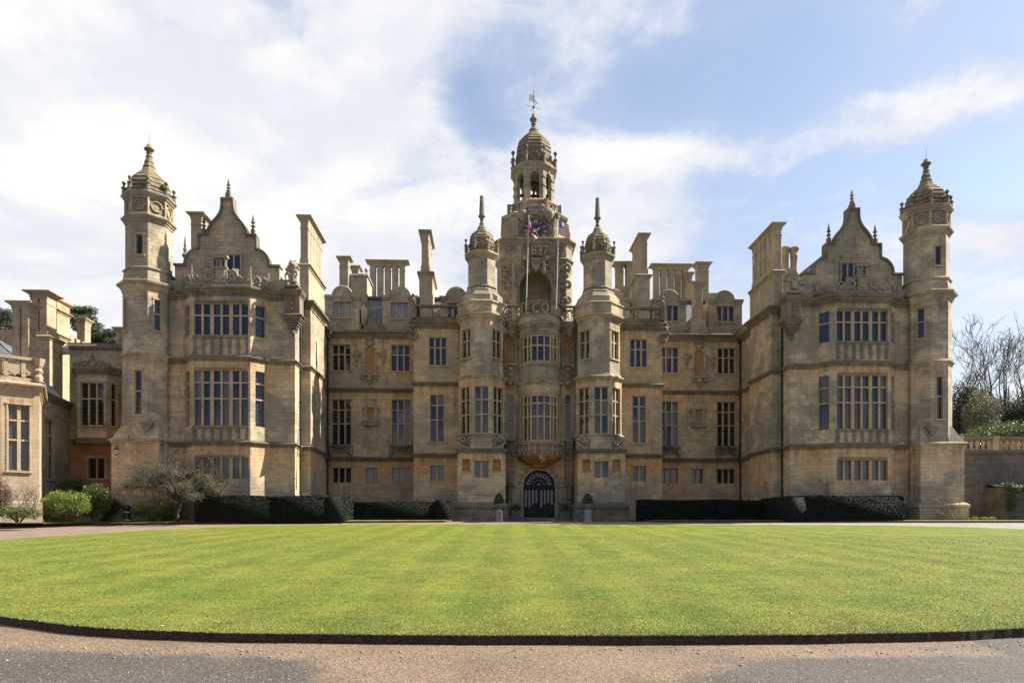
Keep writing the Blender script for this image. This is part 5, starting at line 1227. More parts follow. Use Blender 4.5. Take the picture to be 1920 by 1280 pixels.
mb = MB(); mb.mesh([(-36.2, -8.2, 12.), (-35.3, -7.7, 12.), (-38.7, -2.2, 12.), (-43, -2.0, 16.5), (-43, -8.2, 12.0), (-39.7, 3., 12.), (-44, 3., 16.5)], [(4, 0, 1, 3), (1, 2, 3), (2, 5, 6, 3)]); T.add(mb, 'roof', 'slate')
mb = MB(); mb.tube([(-38.5, -2.4, 12.1), (-43, -2.0, 16.6)], .14, 6); T.add(mb, 'roof_ridge', 'lead')
ochim(T, -40.34, -39.1, -2.6, -1.7, 12., 18.5, 2, 1, .33, .1, mat='pale')

T = Off('service_block', -46., 6., 'distant sunlit stone block with tall chimneys and a battlemented wall', 'building')
ochim(T, -43.27, -41.85, 4., 5.3, 15., 21.5, 2, 1, .42, .12, base_z=18.1, base_out=.15, mat='pale')
mb = MB(); mb.bbox(-43.5, -41.5, 3.8, 5.6, 10., 17.7); mb.sweep([(-43.5, 3.8), (-41.5, 3.8), (-41.5, 5.6), (-43.5, 5.6)], STR(17.6), close=True); T.add(mb, 'chimney_base', 'pale')
mb = MB(); u_ = -43.45; mb.box(-52, -44.9, 8.4, 9., 10., 19.4); mb.box(-44.9, u_, 8., 9.9, 10., 22.2); q4 = [(-44.9, 8.), (u_, 8.), (u_, 9.9), (-44.9, 9.9)]; mb.sweep(q4, COR(22.25, 0, .5), close=True); mb.sweep(q4, STR(21.2), close=True); mb.sweep(q4[:3], STR(19.0))
mb.box(u_-.03, u_+.01, 8.8, 9.1, 19.9, 20.6)
T.add(mb, 'wall', 'pale')
mb = MB(); mb.box(u_-.8, u_, 9.9, 15.6, 10., 18.9); mb.sweep([(u_, 9.9), (u_, 15.6)], STR(18.3))
for k in range(6): mb.box(u_-.35, u_, 10.0+k*.95, 10.6+k*.95, 18.9, 19.4)
T.add(mb, 'battlement', 'pale')
ochim(T, -44.4, -43.6, 12.6, 13.6, 16., 21.8, 1, 1, .2, mat='pale')

# right: retaining wall with balustrade
T = Off('terrace_wall', 46., 3., 'dark grey retaining wall topped by a stone balustrade, right of the turret', 'wall')
mb = MB(); mb.wall((34.2, 3.), (62., 3.), 1.9, 8.0); mb.box(34.2, 62, 3.0, 3.6, 8.0, 8.02); mb.sweep([(34.2, 3.), (62, 3.)], STR(8.1, .0)); mb.sweep([(34.2, 3.), (62, 3.)], [(.25, 1.9), (.25, 2.75), (.02, 2.9)]); mb.box(34.2, 62, 3.002, 3.5, 8.0, 8.27); T.add(mb, 'wall', 'retain')
mb = MB(); mb.box(34.2, 62, 2.98, 3.42, 9.3, 9.5); mb.box(34.2, 62, 3.03, 3.37, 9.18, 9.3); mb.box(34.2, 62, 3.03, 3.37, 8.27, 8.4); T.add(mb, 'balustrade_rail', 'trim')
x = 34.9; k = 0
while x < 50:
    mb = MB()
    if k % 6 == 3: mb.bbox(x-.28, x+.28, 2.96, 3.44, 8.28, 9.56); T.add(mb, 'pier', 'tower')
    else: mb.lathe(x, 3.2, [(.15, 8.4), (.15, 8.5), (.10, 8.55), (.19, 8.95), (.2, 9.05), (.12, 9.12), (.15, 9.18)], 6); T.add(mb, 'baluster', 'tower')
    x += .52; k += 1
T = Off('garden_wall', 40.5, .8, 'low reddish rubble wall with mossy top, bottom right corner below the terrace', 'wall')
mb = MB(); mb.wall((38.6, .8), (46, .8), 1.9, 5.0); mb.wall((38.6, 3.), (38.6, .8), 1.9, 5.0); mb.mesh([(38.6, .8, 5.), (46, .8, 5.), (46, 3, 5.3), (38.6, 3, 5.3)], [(0, 1, 2, 3)]); T.add(mb, 'wall', 'retain')

# ================================================================== ground
def Gz(x, y):
    if y <= 9.6: z = 0.
    elif y <= 50: z = .0415*(y-9.6)
    elif y <= 56:
        t = (y-50)/6; z = 1.677+(2.05-1.677)*(t*(2-t)*.9+t*.1)
    else: z = 2.05
    if y > 90: t = min(1, (y-90)/130); z += 30*t*t*(3-2*t)
    return z
ys = [-120, -60, -30, -12, -4, 0, 3, 6, 8, 9.2, 9.6, 10.2, 12, 15, 20, 26, 33, 40, 46, 50]+[50.5+.5*i for i in range(12)]+[57, 60, 66, 74, 90, 105, 120, 140, 160, 185, 220, 300, 500, 900]
xs = [-900, -400, -200, -120, -80]+[-60+4*i for i in range(31)]+[80, 120, 200, 400, 900]
me = bpy.data.meshes.new('ground'); me.from_pydata([(x, y, Gz(x, y)) for y in ys for x in xs], [], [(j*len(xs)+i, j*len(xs)+i+1, (j+1)*len(xs)+i+1, (j+1)*len(xs)+i) for j in range(len(ys)-1) for i in range(len(xs)-1)])
m, q, b = newmat('tarmac_gravel'); co = objco(q); x_, y_, z_ = q.sep(co)
big = q.noise(co, .16, 5, .55, .8); md = q.noise(co, .7, 5, .6, .3); fn = q.noise(co, 38., 3, .7); gr = q.noise(co, 90., 2, .5)
vor = q.n('ShaderNodeTexVoronoi'); q.put(vor, 'Vector', co); q.put(vor, 'Scale', 46.)
lft = q.math('MULTIPLY', q.ramp(q.math('ADD', x_, q.math('MULTIPLY', y_, .35)), 1.2, -.6), q.ramp(q.math('ADD', y_, q.math('MULTIPLY', q.math('SUBTRACT', big, .5), 2.5)), 9.2, 7.9))
rgt = q.math('MULTIPLY', q.ramp(q.math('SUBTRACT', x_, y_), -6.5, -4.), 1.)
rgt = q.math('MAXIMUM', q.math('MULTIPLY', rgt, q.ramp(y_, 8.9, 8.1)), q.ramp(q.math('SUBTRACT', x_, q.math('MULTIPLY', y_, .15)), 4.9, 5.1))
red = q.ramp(q.math('SUBTRACT', q.math('ADD', .62, q.math('ADD', q.math('MULTIPLY', q.math('SUBTRACT', md, .5), .7), q.math('MULTIPLY', q.math('SUBTRACT', big, .5), .6))), q.math('MULTIPLY', q.math('MAXIMUM', lft, rgt), .5)), .3, .6)
far = q.ramp(y_, 25., 36.)
redf = q.math('MULTIPLY', q.ramp(x_, 12., -6.), far)
red = q.math('MAXIMUM', q.math('MULTIPLY', red, q.math('SUBTRACT', 1., far)), redf)
# rose gravel band along the lawn edge, grey at the far right corner
col = q.mix(red, (.066, .054, .045), (.175, .118, .072))
col = q.mix(q.math('MULTIPLY', far, q.math('SUBTRACT', 1., redf)), col, (.18, .16, .145))
col = q.mix(q.math('MULTIPLY', redf, .75), col, (.165, .115, .09))
sp = q.ramp(vor.outputs['Distance'], .1, .6, 1.2, .62)
st = q.ramp(q.sep(vor.outputs['Color'])[0], .0, 1., .55, 1.45)
near = q.ramp(y_, 40., 14.)
k = q.math('ADD', q.math('MULTIPLY', q.math('MULTIPLY', st, sp), near), q.math('SUBTRACT', 1., near))
k = q.math('MULTIPLY', k, q.ramp(md, .3, .7, .82, 1.12))
col = q.mix(1., col, q.comb(k, k, k), 'MULTIPLY')
debris = q.ramp(q.noise(co, 14., 4, .7), .64, .7); edge = q.math('MULTIPLY', q.ramp(y_, 8.3, 9.3), q.ramp(y_, 12.5, 10.5))
col = q.mix(q.math('MULTIPLY', q.math('MULTIPLY', debris, edge), .8), col, (.10, .06, .03))
grass = q.ramp(y_, 58., 62.)
col = q.mix(grass, col, (.09, .12, .035))
q.put(b, 'Base Color', col); q.put(b, 'Roughness', .85); bump(q, b, q.math('ADD', vor.outputs['Distance'], fn), .7, .012)
MS['ground'] = m; me.materials.append(m)
go = bpy.data.objects.new('ground', me); C.objects.link(go); tag(go, 'grey and rose tarmac and gravel drive sweeping round the lawn', None, None, 'structure')

def lawnmat():
    m, q, b = newmat('mown_grass'); co = objco(q); x, y, z = q.sep(co)
    # mowing stripes fan out from the door, a little wavy
    wob = q.math('MULTIPLY', q.math('SUBTRACT', q.noise(co, .25, 3), .5), .5)
    s = q.math('SINE', q.math('MULTIPLY', q.math('ADD', x, wob), 2*PI/1.85))
    s = q.ramp(s, -.5, .5, -1., 1.)
    s2 = q.math('MULTIPLY', s, q.ramp(q.noise(co, .12, 3), .35, .65, .5, 1.))
    s3 = q.ramp(q.math('SINE', q.math('MULTIPLY', y, 2*PI/2.3)), -.5, .5, -1., 1.)
    pat = q.noise(q.vec('MULTIPLY', co, (.8, .9, 1.)), .75, 7, .66, .5); sm = q.noise(co, 3.5, 5, .65); fn = q.noise(q.vec('MULTIPLY', co, (1., .6, 1.)), 42., 4, .75)
    base = q.mix(q.ramp(pat, .3, .7), (.078, .112, .011), (.138, .145, .019))
    base = q.mix(q.math('MULTIPLY', q.ramp(q.noise(co, .35, 4, .6), .55, .72), .55), base, (.175, .165, .04))
    base = q.mix(q.math('MULTIPLY', q.ramp(q.noise(q.vec('ADD', co, (50., 9., 0.)), .5, 3, .5), .68, .76), .6), base, (.035, .09, .01))
    k = q.math('ADD', 1.0, q.math('ADD', q.math('MULTIPLY', s2, .10), q.math('MULTIPLY', s3, .006)))
    k = q.math('MULTIPLY', k, q.ramp(sm, .3, .7, .84, 1.14)); k = q.math('MULTIPLY', k, q.ramp(fn, .3, .7, .82, 1.16))
    q.put(b, 'Base Color', q.mix(1., base, q.comb(k, k, k), 'MULTIPLY')); q.put(b, 'Roughness', .85); b.inputs['Specular IOR Level'].default_value = .15
    bump(q, b, q.math('ADD', fn, sm), .9, .03); return m
MS['lawn'] = lawnmat(); MS['soil'] = flat('cut_turf_edge', (.045, .028, .016), .95, .5, 14., 0, .8)

def smooth_loop(P, n=6):
    out = []; N = len(P)
    for i in range(N):
        p0, p1, p2, p3 = [Vector(P[(i+k-1) % N]) for k in range(4)]
        for t in range(n):
            t /= n; out.append(.5*((2*p1)+(-p0+p2)*t+(2*p0-5*p1+4*p2-p3)*t*t+(-p0+3*p1-3*p2+p3)*t**3))
    return out
LP = [(-12.2, 49.6), (-16.6, 47.8), (-20.2, 43.6), (-22.2, 37.), (-23.0, 30.5), (-21.8, 24.5), (-18.2, 18.6), (-13.2, 14.6), (-8.6, 11.35), (-5.6, 9.95), (-2., 9.52), (2., 9.42), (5., 9.6), (7.6, 10.05), (12., 11.6), (18., 14.6), (24., 19.6), (29.5, 27), (31.8, 35), (31.6, 41.), (29.5, 45.5), (25., 48.2), (18, 49.2), (9, 49.7), (0, 50.), (-7, 50.)]
LL = smooth_loop(LP, 40)
LL = [(x+.02*math.sin(i*.37)*math.sin(i*.11)+rnd.gauss(0, .004), y+.02*math.sin(i*.29+1)*math.sin(i*.07)+rnd.gauss(0, .004)) for i, (x, y) in enumerate(LL)]
def inside(x, y, P):
    c = False; j = len(P)-1
    for i in range(len(P)):
        if (P[i][1] > y) != (P[j][1] > y) and x < (P[j][0]-P[i][0])*(y-P[i][1])/(P[j][1]-P[i][1])+P[i][0]: c = not c
        j = i
    return c
def turf(name, loop, h, label, dz=0.):
    """raised turf: top follows the ground, cut soil edge all round"""
    bm = bmesh.new(); vs = [bm.verts.new((p[0], p[1], 0)) for p in loop]; f = bm.faces.new(vs)
    f.normal_update()
    if f.normal.z < 0: f.normal_flip()
    for y in [v for v in ys if 5 < v < 70]:
        bmesh.ops.bisect_plane(bm, geom=bm.verts[:]+bm.edges[:]+bm.faces[:], plane_co=(0, y, 0), plane_no=(0, 1, 0))
    for v in bm.verts: v.co.z = Gz(v.co.x, v.co.y)+h+dz
    me = bpy.data.meshes.new(name)
    be = [e for e in bm.edges if len(e.link_faces) == 1]
    r = bmesh.ops.extrude_edge_only(bm, edges=be)
    for v in [g_ for g_ in r['geom'] if isinstance(g_, bmesh.types.BMVert)]: v.co.z -= h+.03
    bm.normal_update()
    for f in bm.faces: f.material_index = 0 if f.normal.z > .5 else 1
    bm.to_mesh(me); bm.free(); me.materials.append(MS['lawn']); me.materials.append(MS['soil'])
    o = bpy.data.objects.new(name, me); C.objects.link(o); tag(o, label, None, None, 'structure'); return o
turf('lawn', LL, .13, 'bright green striped lawn with a dark cut edge')
def uvloop(P): return [(M(a, b).x, M(a, b).y) for a, b in P]
turf('grass_verge', uvloop([(-62, -4.5), (-50, -5.2), (-40, -5.), (-33, -4.3), (-25, -3.6), (-16, -2.9), (-8, -2.2), (-7.6, 1.), (-7.6, 8.), (-20, 11.3), (-20.2, 0.2), (-36, 0.2), (-62, 0.2)]), .11, 'narrow grass verge under the left hedges and shrubs', .03)
turf('grass_verge', uvloop([(8., 1.), (8.2, -2.6), (16., -3.2), (24., -3.8), (34., -4.2), (46, -4.4), (66, -4.6), (66, 2.9), (34.5, 2.9), (20.2, .2), (20, 11.3), (7.6, 8)]), .11, 'narrow grass verge under the right hedges and terrace wall', .03)

# grass blades on the near half of the lawn
def blades():
    n = 300000
    Y = 9.4+ (nr.random(n)**2.6)*25; X = (nr.random(n)*2-1)*(Y*.80+1)
    P = np.array([(p[0], p[1]) for p in LL]); ok = np.zeros(n, bool); j = len(P)-1
    for i in range(len(P)):
        c = ((P[i, 1] > Y) != (P[j, 1] > Y)) & (X < (P[j, 0]-P[i, 0])*(Y-P[i, 1])/(P[j, 1]-P[i, 1]+1e-12)+P[i, 0]); ok ^= c; j = i
    X, Y = X[ok], Y[ok]
    # extra fringe along the cut edge
    L_ = np.array([(a[0]+(b[0]-a[0])*t, a[1]+(b[1]-a[1])*t) for a, b in zip(LL, LL[1:]+LL[:1]) if min(a[1], b[1]) < 17 for t in np.linspace(0, 1, max(2, int(math.hypot(a[0]-b[0], a[1]-b[1])*320)))])
    L_ = L_+nr.normal(0, .012, L_.shape); X = np.concatenate([X, L_[:, 0]]); Y = np.concatenate([Y, L_[:, 1]]); nf = len(L_)
    n = len(X); Z = np.where(Y <= 9.6, 0, .0415*(Y-9.6))+.125
    H = nr.uniform(.010, .022, n)*(1+.01*Y); H[-nf:] *= 1.15; W = .0028*(1+.10*Y); a = nr.random(n)*2*PI; ln = nr.normal(0, .8, (n, 2))*H[:, None]
    if nf: ln[-nf:, 1] -= H[-nf:]*.7
    V = np.zeros((n, 3, 3)); V[:, 0] = np.stack([X-np.cos(a)*W, Y-np.sin(a)*W, Z], 1); V[:, 1] = np.stack([X+np.cos(a)*W, Y+np.sin(a)*W, Z], 1); V[:, 2] = np.stack([X+ln[:, 0], Y+ln[:, 1], Z+H], 1)
    me = bpy.data.meshes.new('grass_blades'); me.vertices.add(3*n); me.vertices.foreach_set('co', V.ravel()); me.loops.add(3*n); me.loops.foreach_set('vertex_index', np.arange(3*n)); me.polygons.add(n); me.polygons.foreach_set('loop_start', np.arange(0, 3*n, 3)); me.polygons.foreach_set('loop_total', np.full(n, 3)); me.update(); me.validate()
    m, q, b = newmat('grass_blade'); co = objco(q); ri = q.n('ShaderNodeNewGeometry').outputs['Random Per Island']
    c = q.mix(q.ramp(q.noise(q.vec('MULTIPLY', co, (.8, .9, 1.)), .75, 7, .66, .5), .3, .7), (.102, .138, .016), (.168, .172, .026))
    c = q.mix(q.ramp(ri, .8, 1.), c, (.34, .31, .11)); k = q.ramp(ri, 0, .8, .85, 1.12); c = q.mix(1., c, q.comb(k, k, k), 'MULTIPLY')
    q.put(b, 'Base Color', c); q.put(b, 'Roughness', .6); me.materials.append(m)
    o = bpy.data.objects.new('grass', me); C.objects.link(o); tag(o, 'short mown grass blades on the near part of the lawn', 'grass', None, 'stuff')
blades()
# gravel stones lying on the near drive
def gravel():
    n = 26000; Y = 6.6+nr.random(n)*3.2; X = (nr.random(n)*2-1)*(Y*.78+.3); d = nr.random(n) < .55+.45*np.sin(X*1.1+2)*np.sin(Y*2.3); X, Y = X[d], Y[d]
    P = np.array([(p[0], p[1]) for p in LL if p[1] < 16]); keep = Y < np.interp(X, np.sort(P[:, 0]), P[np.argsort(P[:, 0]), 1])-.02; X, Y = X[keep], Y[keep]; n = len(X)
    Zg = np.where(Y <= 9.6, 0, .0415*(Y-9.6)); r = nr.uniform(.003, .0085, n); r[nr.random(n) < .03] *= 1.7; a = nr.random(n)*6.28
    o = np.array([(1, 0, .2), (0, 1, .2), (-1, 0, .2), (0, -1, .2), (0, 0, .95)]); V = np.zeros((n, 5, 3)); ca, sa = np.cos(a), np.sin(a); el = nr.uniform(.7, 1.5, n)
    for k in range(5): V[:, k, 0] = X+r*(o[k, 0]*ca*el-o[k, 1]*sa); V[:, k, 1] = Y+r*(o[k, 0]*sa*el+o[k, 1]*ca); V[:, k, 2] = Zg+r*o[k, 2]
    F = np.array([(0, 1, 4), (1, 2, 4), (2, 3, 4), (3, 0, 4)]); L_ = (np.arange(n)[:, None, None]*5+F[None]).ravel(); m = 4*n
    me = bpy.data.meshes.new('gravel'); me.vertices.add(5*n); me.vertices.foreach_set('co', V.ravel()); me.loops.add(3*m); me.loops.foreach_set('vertex_index', L_); me.polygons.add(m); me.polygons.foreach_set('loop_start', np.arange(0, 3*m, 3)); me.polygons.foreach_set('loop_total', np.full(m, 3)); me.update(); me.validate()
    mt, q, b = newmat('gravel_stone'); ri = q.n('ShaderNodeNewGeometry').outputs['Random Per Island']; c = q.mix(ri, (.06, .05, .04), (.24, .18, .125)); c = q.mix(q.math('GREATER_THAN', ri, .95), c, (.36, .31, .25)); q.put(b, 'Base Color', c); q.put(b, 'Roughness', .8); me.materials.append(mt)
    o_ = bpy.data.objects.new('gravel', me); C.objects.link(o_); tag(o_, 'loose brown and grey gravel stones on the near drive', 'gravel', None, 'stuff')
gravel()
# daisies on the lawn
P = []
while len(P) < 420:
    x, y = rnd.uniform(-20, 26), 10+rnd.random()**1.5*32
    if rnd.random() < .35: x, y = 6+rnd.gauss(0, 5), 14+abs(rnd.gauss(0, 6))
    if inside(x, y, LL): P.append((x, y))
mb = MB()
for x, y in P:
    r = rnd.uniform(.008, .014)*(1+y*.02); z = Gz(x, y)+.165; mb.quad([(x+r*cos(k), y+r*sin(k), z+.004*(k % 2)) for k in (0, 1.05, 2.1, 3.14, 4.2, 5.24)])
o = mb.build('daisies', flat('daisy_petal', (.75, .72, .6), .8, .05)); tag(o, 'tiny pale daisies scattered over the lawn', 'daisies', None, 'stuff')
# stray pebbles at the foot of the turf edge
mb = MB()
for i in range(260):
    t = rnd.random()*2-1; x = t*8.2; y = 9.1-abs(rnd.gauss(0, .35))+(.0 if abs(x) < 5 else (abs(x)-5)*.28); r = rnd.uniform(.006, .02); mb.sphere((x, y, max(0, .0415*(y-9.6))+r*.4), r, 6, (1.3, 1, .6))
o = mb.build('pebbles', flat('pebble', (.22, .18, .14), .8, .4, 30.)); tag(o, 'loose pebbles scattered along the cut lawn edge', 'pebbles', None, 'stuff')

# ================================================================== planting
def leafmat(name, c1, c2, c3=None, rough=.5, trans=.25):
    m, q, b = newmat(name); ri = q.n('ShaderNodeNewGeometry').outputs['Random Per Island']; co = objco(q)
    c = q.mix(ri, c1, c2)
    if c3: c = q.mix(q.ramp(q.noise(co, 1.3, 3), .5, .65), c, c3)
    q.put(b, 'Base Color', c); q.put(b, 'Roughness', rough)
    if trans:
        t = q.n('ShaderNodeBsdfTranslucent'); q.put(t, 0, c); mx = q.n('ShaderNodeMixShader'); q.put(mx, 0, trans)
        o = [x for x in q.nt.nodes if x.type == 'OUTPUT_MATERIAL'][0]
        q.nt.links.new(b.outputs[0], mx.inputs[1]); q.nt.links.new(t.outputs[0], mx.inputs[2]); q.nt.links.new(mx.outputs[0], o.inputs[0])
    return m
MS['yew'] = leafmat('yew_hedge_leaf', (.006, .010, .004), (.014, .020, .007), None, .85, .03)
MS['yewcore'] = flat('hedge_core', (.006, .008, .005), .95, .3)
MS['ever'] = leafmat('evergreen_leaf', (.018, .028, .012), (.05, .065, .025), (.035, .05, .018), .55, .15)
MS['bright'] = leafmat('young_leaf', (.10, .16, .02), (.24, .30, .05), (.05, .09, .015), .45, .35)
MS['midg'] = leafmat('laurel_leaf', (.03, .055, .012), (.09, .13, .03), (.14, .17, .04), .35, .25)
MS['grey'] = leafmat('grey_green_leaf', (.075, .08, .035), (.22, .205, .11), (.10, .105, .05), .6, .2)
MS['olive'] = leafmat('dull_green_leaf', (.07, .085, .025), (.18, .19, .055), None, .6, .25)
MS['amber'] = leafmat('amber_leaf', (.30, .15, .03), (.5, .30, .05), None, .6, .3)
MS['redbr'] = leafmat('dark_red_leaf', (.06, .02, .02), (.14, .05, .04), None, .6, .2)
MS['bark'] = flat('grey_brown_bark', (.06, .047, .034), .9, .35, 5., 0, .6)
MS['twig'] = flat('pale_twig', (.19, .16, .11), .9, .3)
MS['moss'] = leafmat('ivy_leaf', (.03, .045, .012), (.10, .12, .03), None, .5, .15)

def quads_mesh(name, Pc, size, mat, par=None, squash=1., core=None):
    n = len(Pc); a = nr.normal(size=(n, 3)); a /= np.linalg.norm(a, axis=1)[:, None]; b = np.cross(a, nr.normal(size=(n, 3))); b /= np.linalg.norm(b, axis=1)[:, None]
    s = size*nr.uniform(.6, 1.35, n)[:, None]; a = a*s*.5; b = b*s*.5*squash
    V = np.stack([Pc-a, Pc+b*.8, Pc+a, Pc-b*.8], 1).reshape(-1, 3)
    me = bpy.data.meshes.new(name); cv_, cf, cm = ([], [], 0) if core is None else (core.v, core.f, 1)
    k = len(V); me.vertices.add(k+len(cv_)); allv = np.concatenate([V, np.array(cv_).reshape(-1, 3)]) if cv_ else V; me.vertices.foreach_set('co', allv.ravel())
    li = list(range(k)); ls = list(range(0, k, 4)); lt = [4]*n; mi = [0]*n; p = k
    for f in cf: ls.append(p); lt.append(len(f)); p += len(f); li += [i+k for i in f]; mi.append(1)
    me.loops.add(len(li)); me.loops.foreach_set('vertex_index', li); me.polygons.add(len(ls)); me.polygons.foreach_set('loop_start', ls); me.polygons.foreach_set('loop_total', lt); me.polygons.foreach_set('material_index', mi)
    me.update(); me.validate(); me.materials.append(MS[mat])
    if core is not None: me.materials.append(MS['yewcore'])
    o = bpy.data.objects.new(name, me); C.objects.link(o)
    if par: o.parent = par
    return o
def cloud(blobs, n, fill=.45, seed=0):
    """leaf positions through a union of lumpy ellipsoids (x, y, z, rx, ry, rz), denser to the outside"""
    w = np.array([b[3]*b[4]+b[4]*b[5]+b[3]*b[5] for b in blobs]); ix = nr.choice(len(blobs), n, p=w/w.sum()); B = np.array(blobs)[ix]
    d = nr.normal(size=(n, 3)); d /= np.linalg.norm(d, axis=1)[:, None]; r = 1-(1-fill)*0-(nr.random(n)**1.6)*(1-fill)
    r *= 1+.16*np.sin(d[:, 0]*7+ix)*np.sin(d[:, 2]*9+ix*2)+.06*nr.normal(size=n)
    return B[:, :3]+d*B[:, 3:6]*r[:, None]

def hedge(u0, u1, v0, v1, ztop, label, n):
    zb = 2.05; c = ((u0+u1)/2, (v0+v1)/2)
    core = MB(); w, d, h = (u1-u0)/2, (v1-v0)/2, ztop-zb
    nx = max(3, int(w*2/.35)); nz = 6
    core.box(-w+.06, w-.06, -d+.06, d-.06, -.05, h-.06)
    A = [(2*w*h, 0), (2*d*h, 1), (2*d*h, 2), (4*w*d, 3)]; T_ = sum(a for a, _ in A); P = []
    for a, k in A:
        m = int(n*a/T_*(.6 if k == 3 else 1)); s, t = nr.random(m), nr.random(m)
        if k == 0: P.append(np.stack([-w+2*w*s, np.full(m, -d), h*t], 1))
        elif k == 1: P.append(np.stack([np.full(m, -w), -d+2*d*s, h*t], 1))
        elif k == 2: P.append(np.stack([np.full(m, w), -d+2*d*s, h*t], 1))
        else: P.append(np.stack([-w+2*w*s, -d+2*d*t, np.full(m, h)], 1))
    P = np.concatenate(P); P += nr.normal(0, .025, P.shape); P[:, 1] += .035*np.sin(P[:, 0]*2.3)*np.sin(P[:, 2]*3); P[:, 2] += .03*np.sin(P[:, 0]*1.1+c[0])*(P[:, 2] > h*.8)
    o = quads_mesh('hedge', P, .10, 'yew', None, .6, core); o.location = M(c[0], c[1], zb); o.rotation_euler = (0, 0, TH)
    tag(o, label, 'hedge', 'clipped yew hedges along the house'); return o
hedge(-26.4, -20.9, -3.6, -2.2, 3.92, 'clipped dark yew hedge starting at the pale spreading tree', 30000)
hedge(-20.92, -16.9, -3.5, -2.1, 3.92, 'clipped dark yew hedge below the left wing corner, before the courtyard', 20000)
hedge(-16.95, -15.5, -3.4, 1.2, 3.98, 'short raised block of yew hedge at the left edge of the courtyard', 9000)
hedge(-15.55, -8.8, .6, 1.8, 3.66, 'low dark yew hedge under the ochre courtyard wall, left of the porch', 24000)
hedge(-8.85, -7.75, .4, 2.6, 3.86, 'square end block of yew hedge against the left porch tower', 7000)
hedge(7.8, 18.2, .8, 2.0, 3.82, 'long dark yew hedge under the courtyard wall, right of the porch', 34000)
hedge(18.2, 19.85, -3.48, 1.6, 3.98, 'short block of yew hedge at the right corner of the courtyard', 9000)
hedge(19.8, 27.4, -3.5, -2.1, 4.0, 'tall dark yew hedge in front of the right gabled wing', 34000)

FINE = [None]
def branches(mb, p, d, L, r, depth, spread=.55, up=.12, kids=3, minr=.012, tips=None, seg=3, bend=.16):
    pts = [Vector(p)]; dd = Vector(d).normalized(); rr = [r]
    for i in range(seg):
        dd = (dd+Vector((rnd.gauss(0, bend), rnd.gauss(0, bend), rnd.gauss(0, bend)+up))).normalized(); pts.append(pts[-1]+dd*L/seg); rr.append(max(minr, r*(1-.45*(i+1)/seg)))
    (FINE[0] if FINE[0] is not None and depth <= 3 else mb).tube(pts, rr, 5 if r > .08 else 3)
    if depth == 0:
        if tips is not None: tips.append(pts[-1])
        return
    for k in range(kids+(1 if rnd.random() < .4 else 0)):
        t = rnd.uniform(.35, 1.); q = pts[0].lerp(pts[-1], t) if k else pts[-1]
        if k: q = pts[min(seg, max(1, int(t*seg+.5)))]
        ax = Vector((rnd.gauss(0, 1), rnd.gauss(0, 1), rnd.gauss(0, .5))); n = dd.cross(ax).normalized(); nd = (dd+n*spread*rnd.uniform(.6, 1.5)).normalized()
        branches(mb, q, nd, L*rnd.uniform(.6, .82), max(minr, rr[-1]*rnd.uniform(.6, .85)), depth-1, spread, up, kids, minr, tips, seg, bend)

def at(px, py, Y): return Vector(((px-960)/FX*Y, Y, 1.6+(988-py)/FX*Y))
# --- bare winter trees on the terrace hill, right
def bare(px, Y, ybase, ytop, label, lean=0., depth=5, r=.28, kids=2, spread=.62):
    b = at(px, ybase, Y); top = at(px, ytop, Y); h = top.z-b.z
    root = empty('bare_tree', b, 0, label, 'tree', 'bare trees on the terrace')
    mb = MB(); FINE[0] = MB(); branches(mb, (0, 0, 0), (lean, 0, 1), h*.37, r, depth, spread, .14, kids, .024, None, 3, .12); mb.build('trunk', 'bark', root); FINE[0].build('crown', 'bark', root); FINE[0] = None
rnd.seed(5)
TR = [(1822, 92, 800, 596, 'slim bare tree standing close behind the right turret', .05), (1850, 104, 800, 598, 'bare tree with upswept fan of fine branches, second from the right turret', .0),
      (1872, 88, 805, 640, 'shorter bare tree with crowded twigs in the middle of the bare group', .02), (1889, 98, 800, 592, 'tallest bare tree with a straight trunk near the right edge of the photo', .02),
      (1908, 110, 800, 640, 'thin bare tree at the far right edge', -.05), (1838, 120, 798, 650, 'distant bare tree half hidden between the first two', .0), (1925, 95, 802, 610, 'bare tree leaning in from the right edge', -.12)]
for (a, Y, yb, yt, lb, ln) in TR: bare(a, Y, yb, yt, lb, ln, 5 if Y < 105 else 4, .26 if Y < 105 else .2)
rnd.seed(15)
for (a, Y, yb, yt, lb) in ((1830, 135, 795, 668, 'faint distant bare tree just right of the turret edge'), (1880, 140, 795, 672, 'faint distant bare tree under the tallest crown'), (1915, 138, 795, 665, 'faint distant bare tree below the far right crown'), (1856, 115, 800, 625, 'slender bare tree with crossing twigs mid way along the group')): bare(a, Y, yb, yt, lb, rnd.uniform(-.05, .05), 5, .2)
bare(1898, 125, 800, 655, 'pale distant bare tree behind the tall straight one', .05, 5, .18); bare(1862, 130, 795, 660, 'pale distant bare tree low between two nearer trunks', -.05, 5, .18); bare(1812, 118, 800, 640, 'distant bare tree just touching the turret edge', .03, 5, .18)
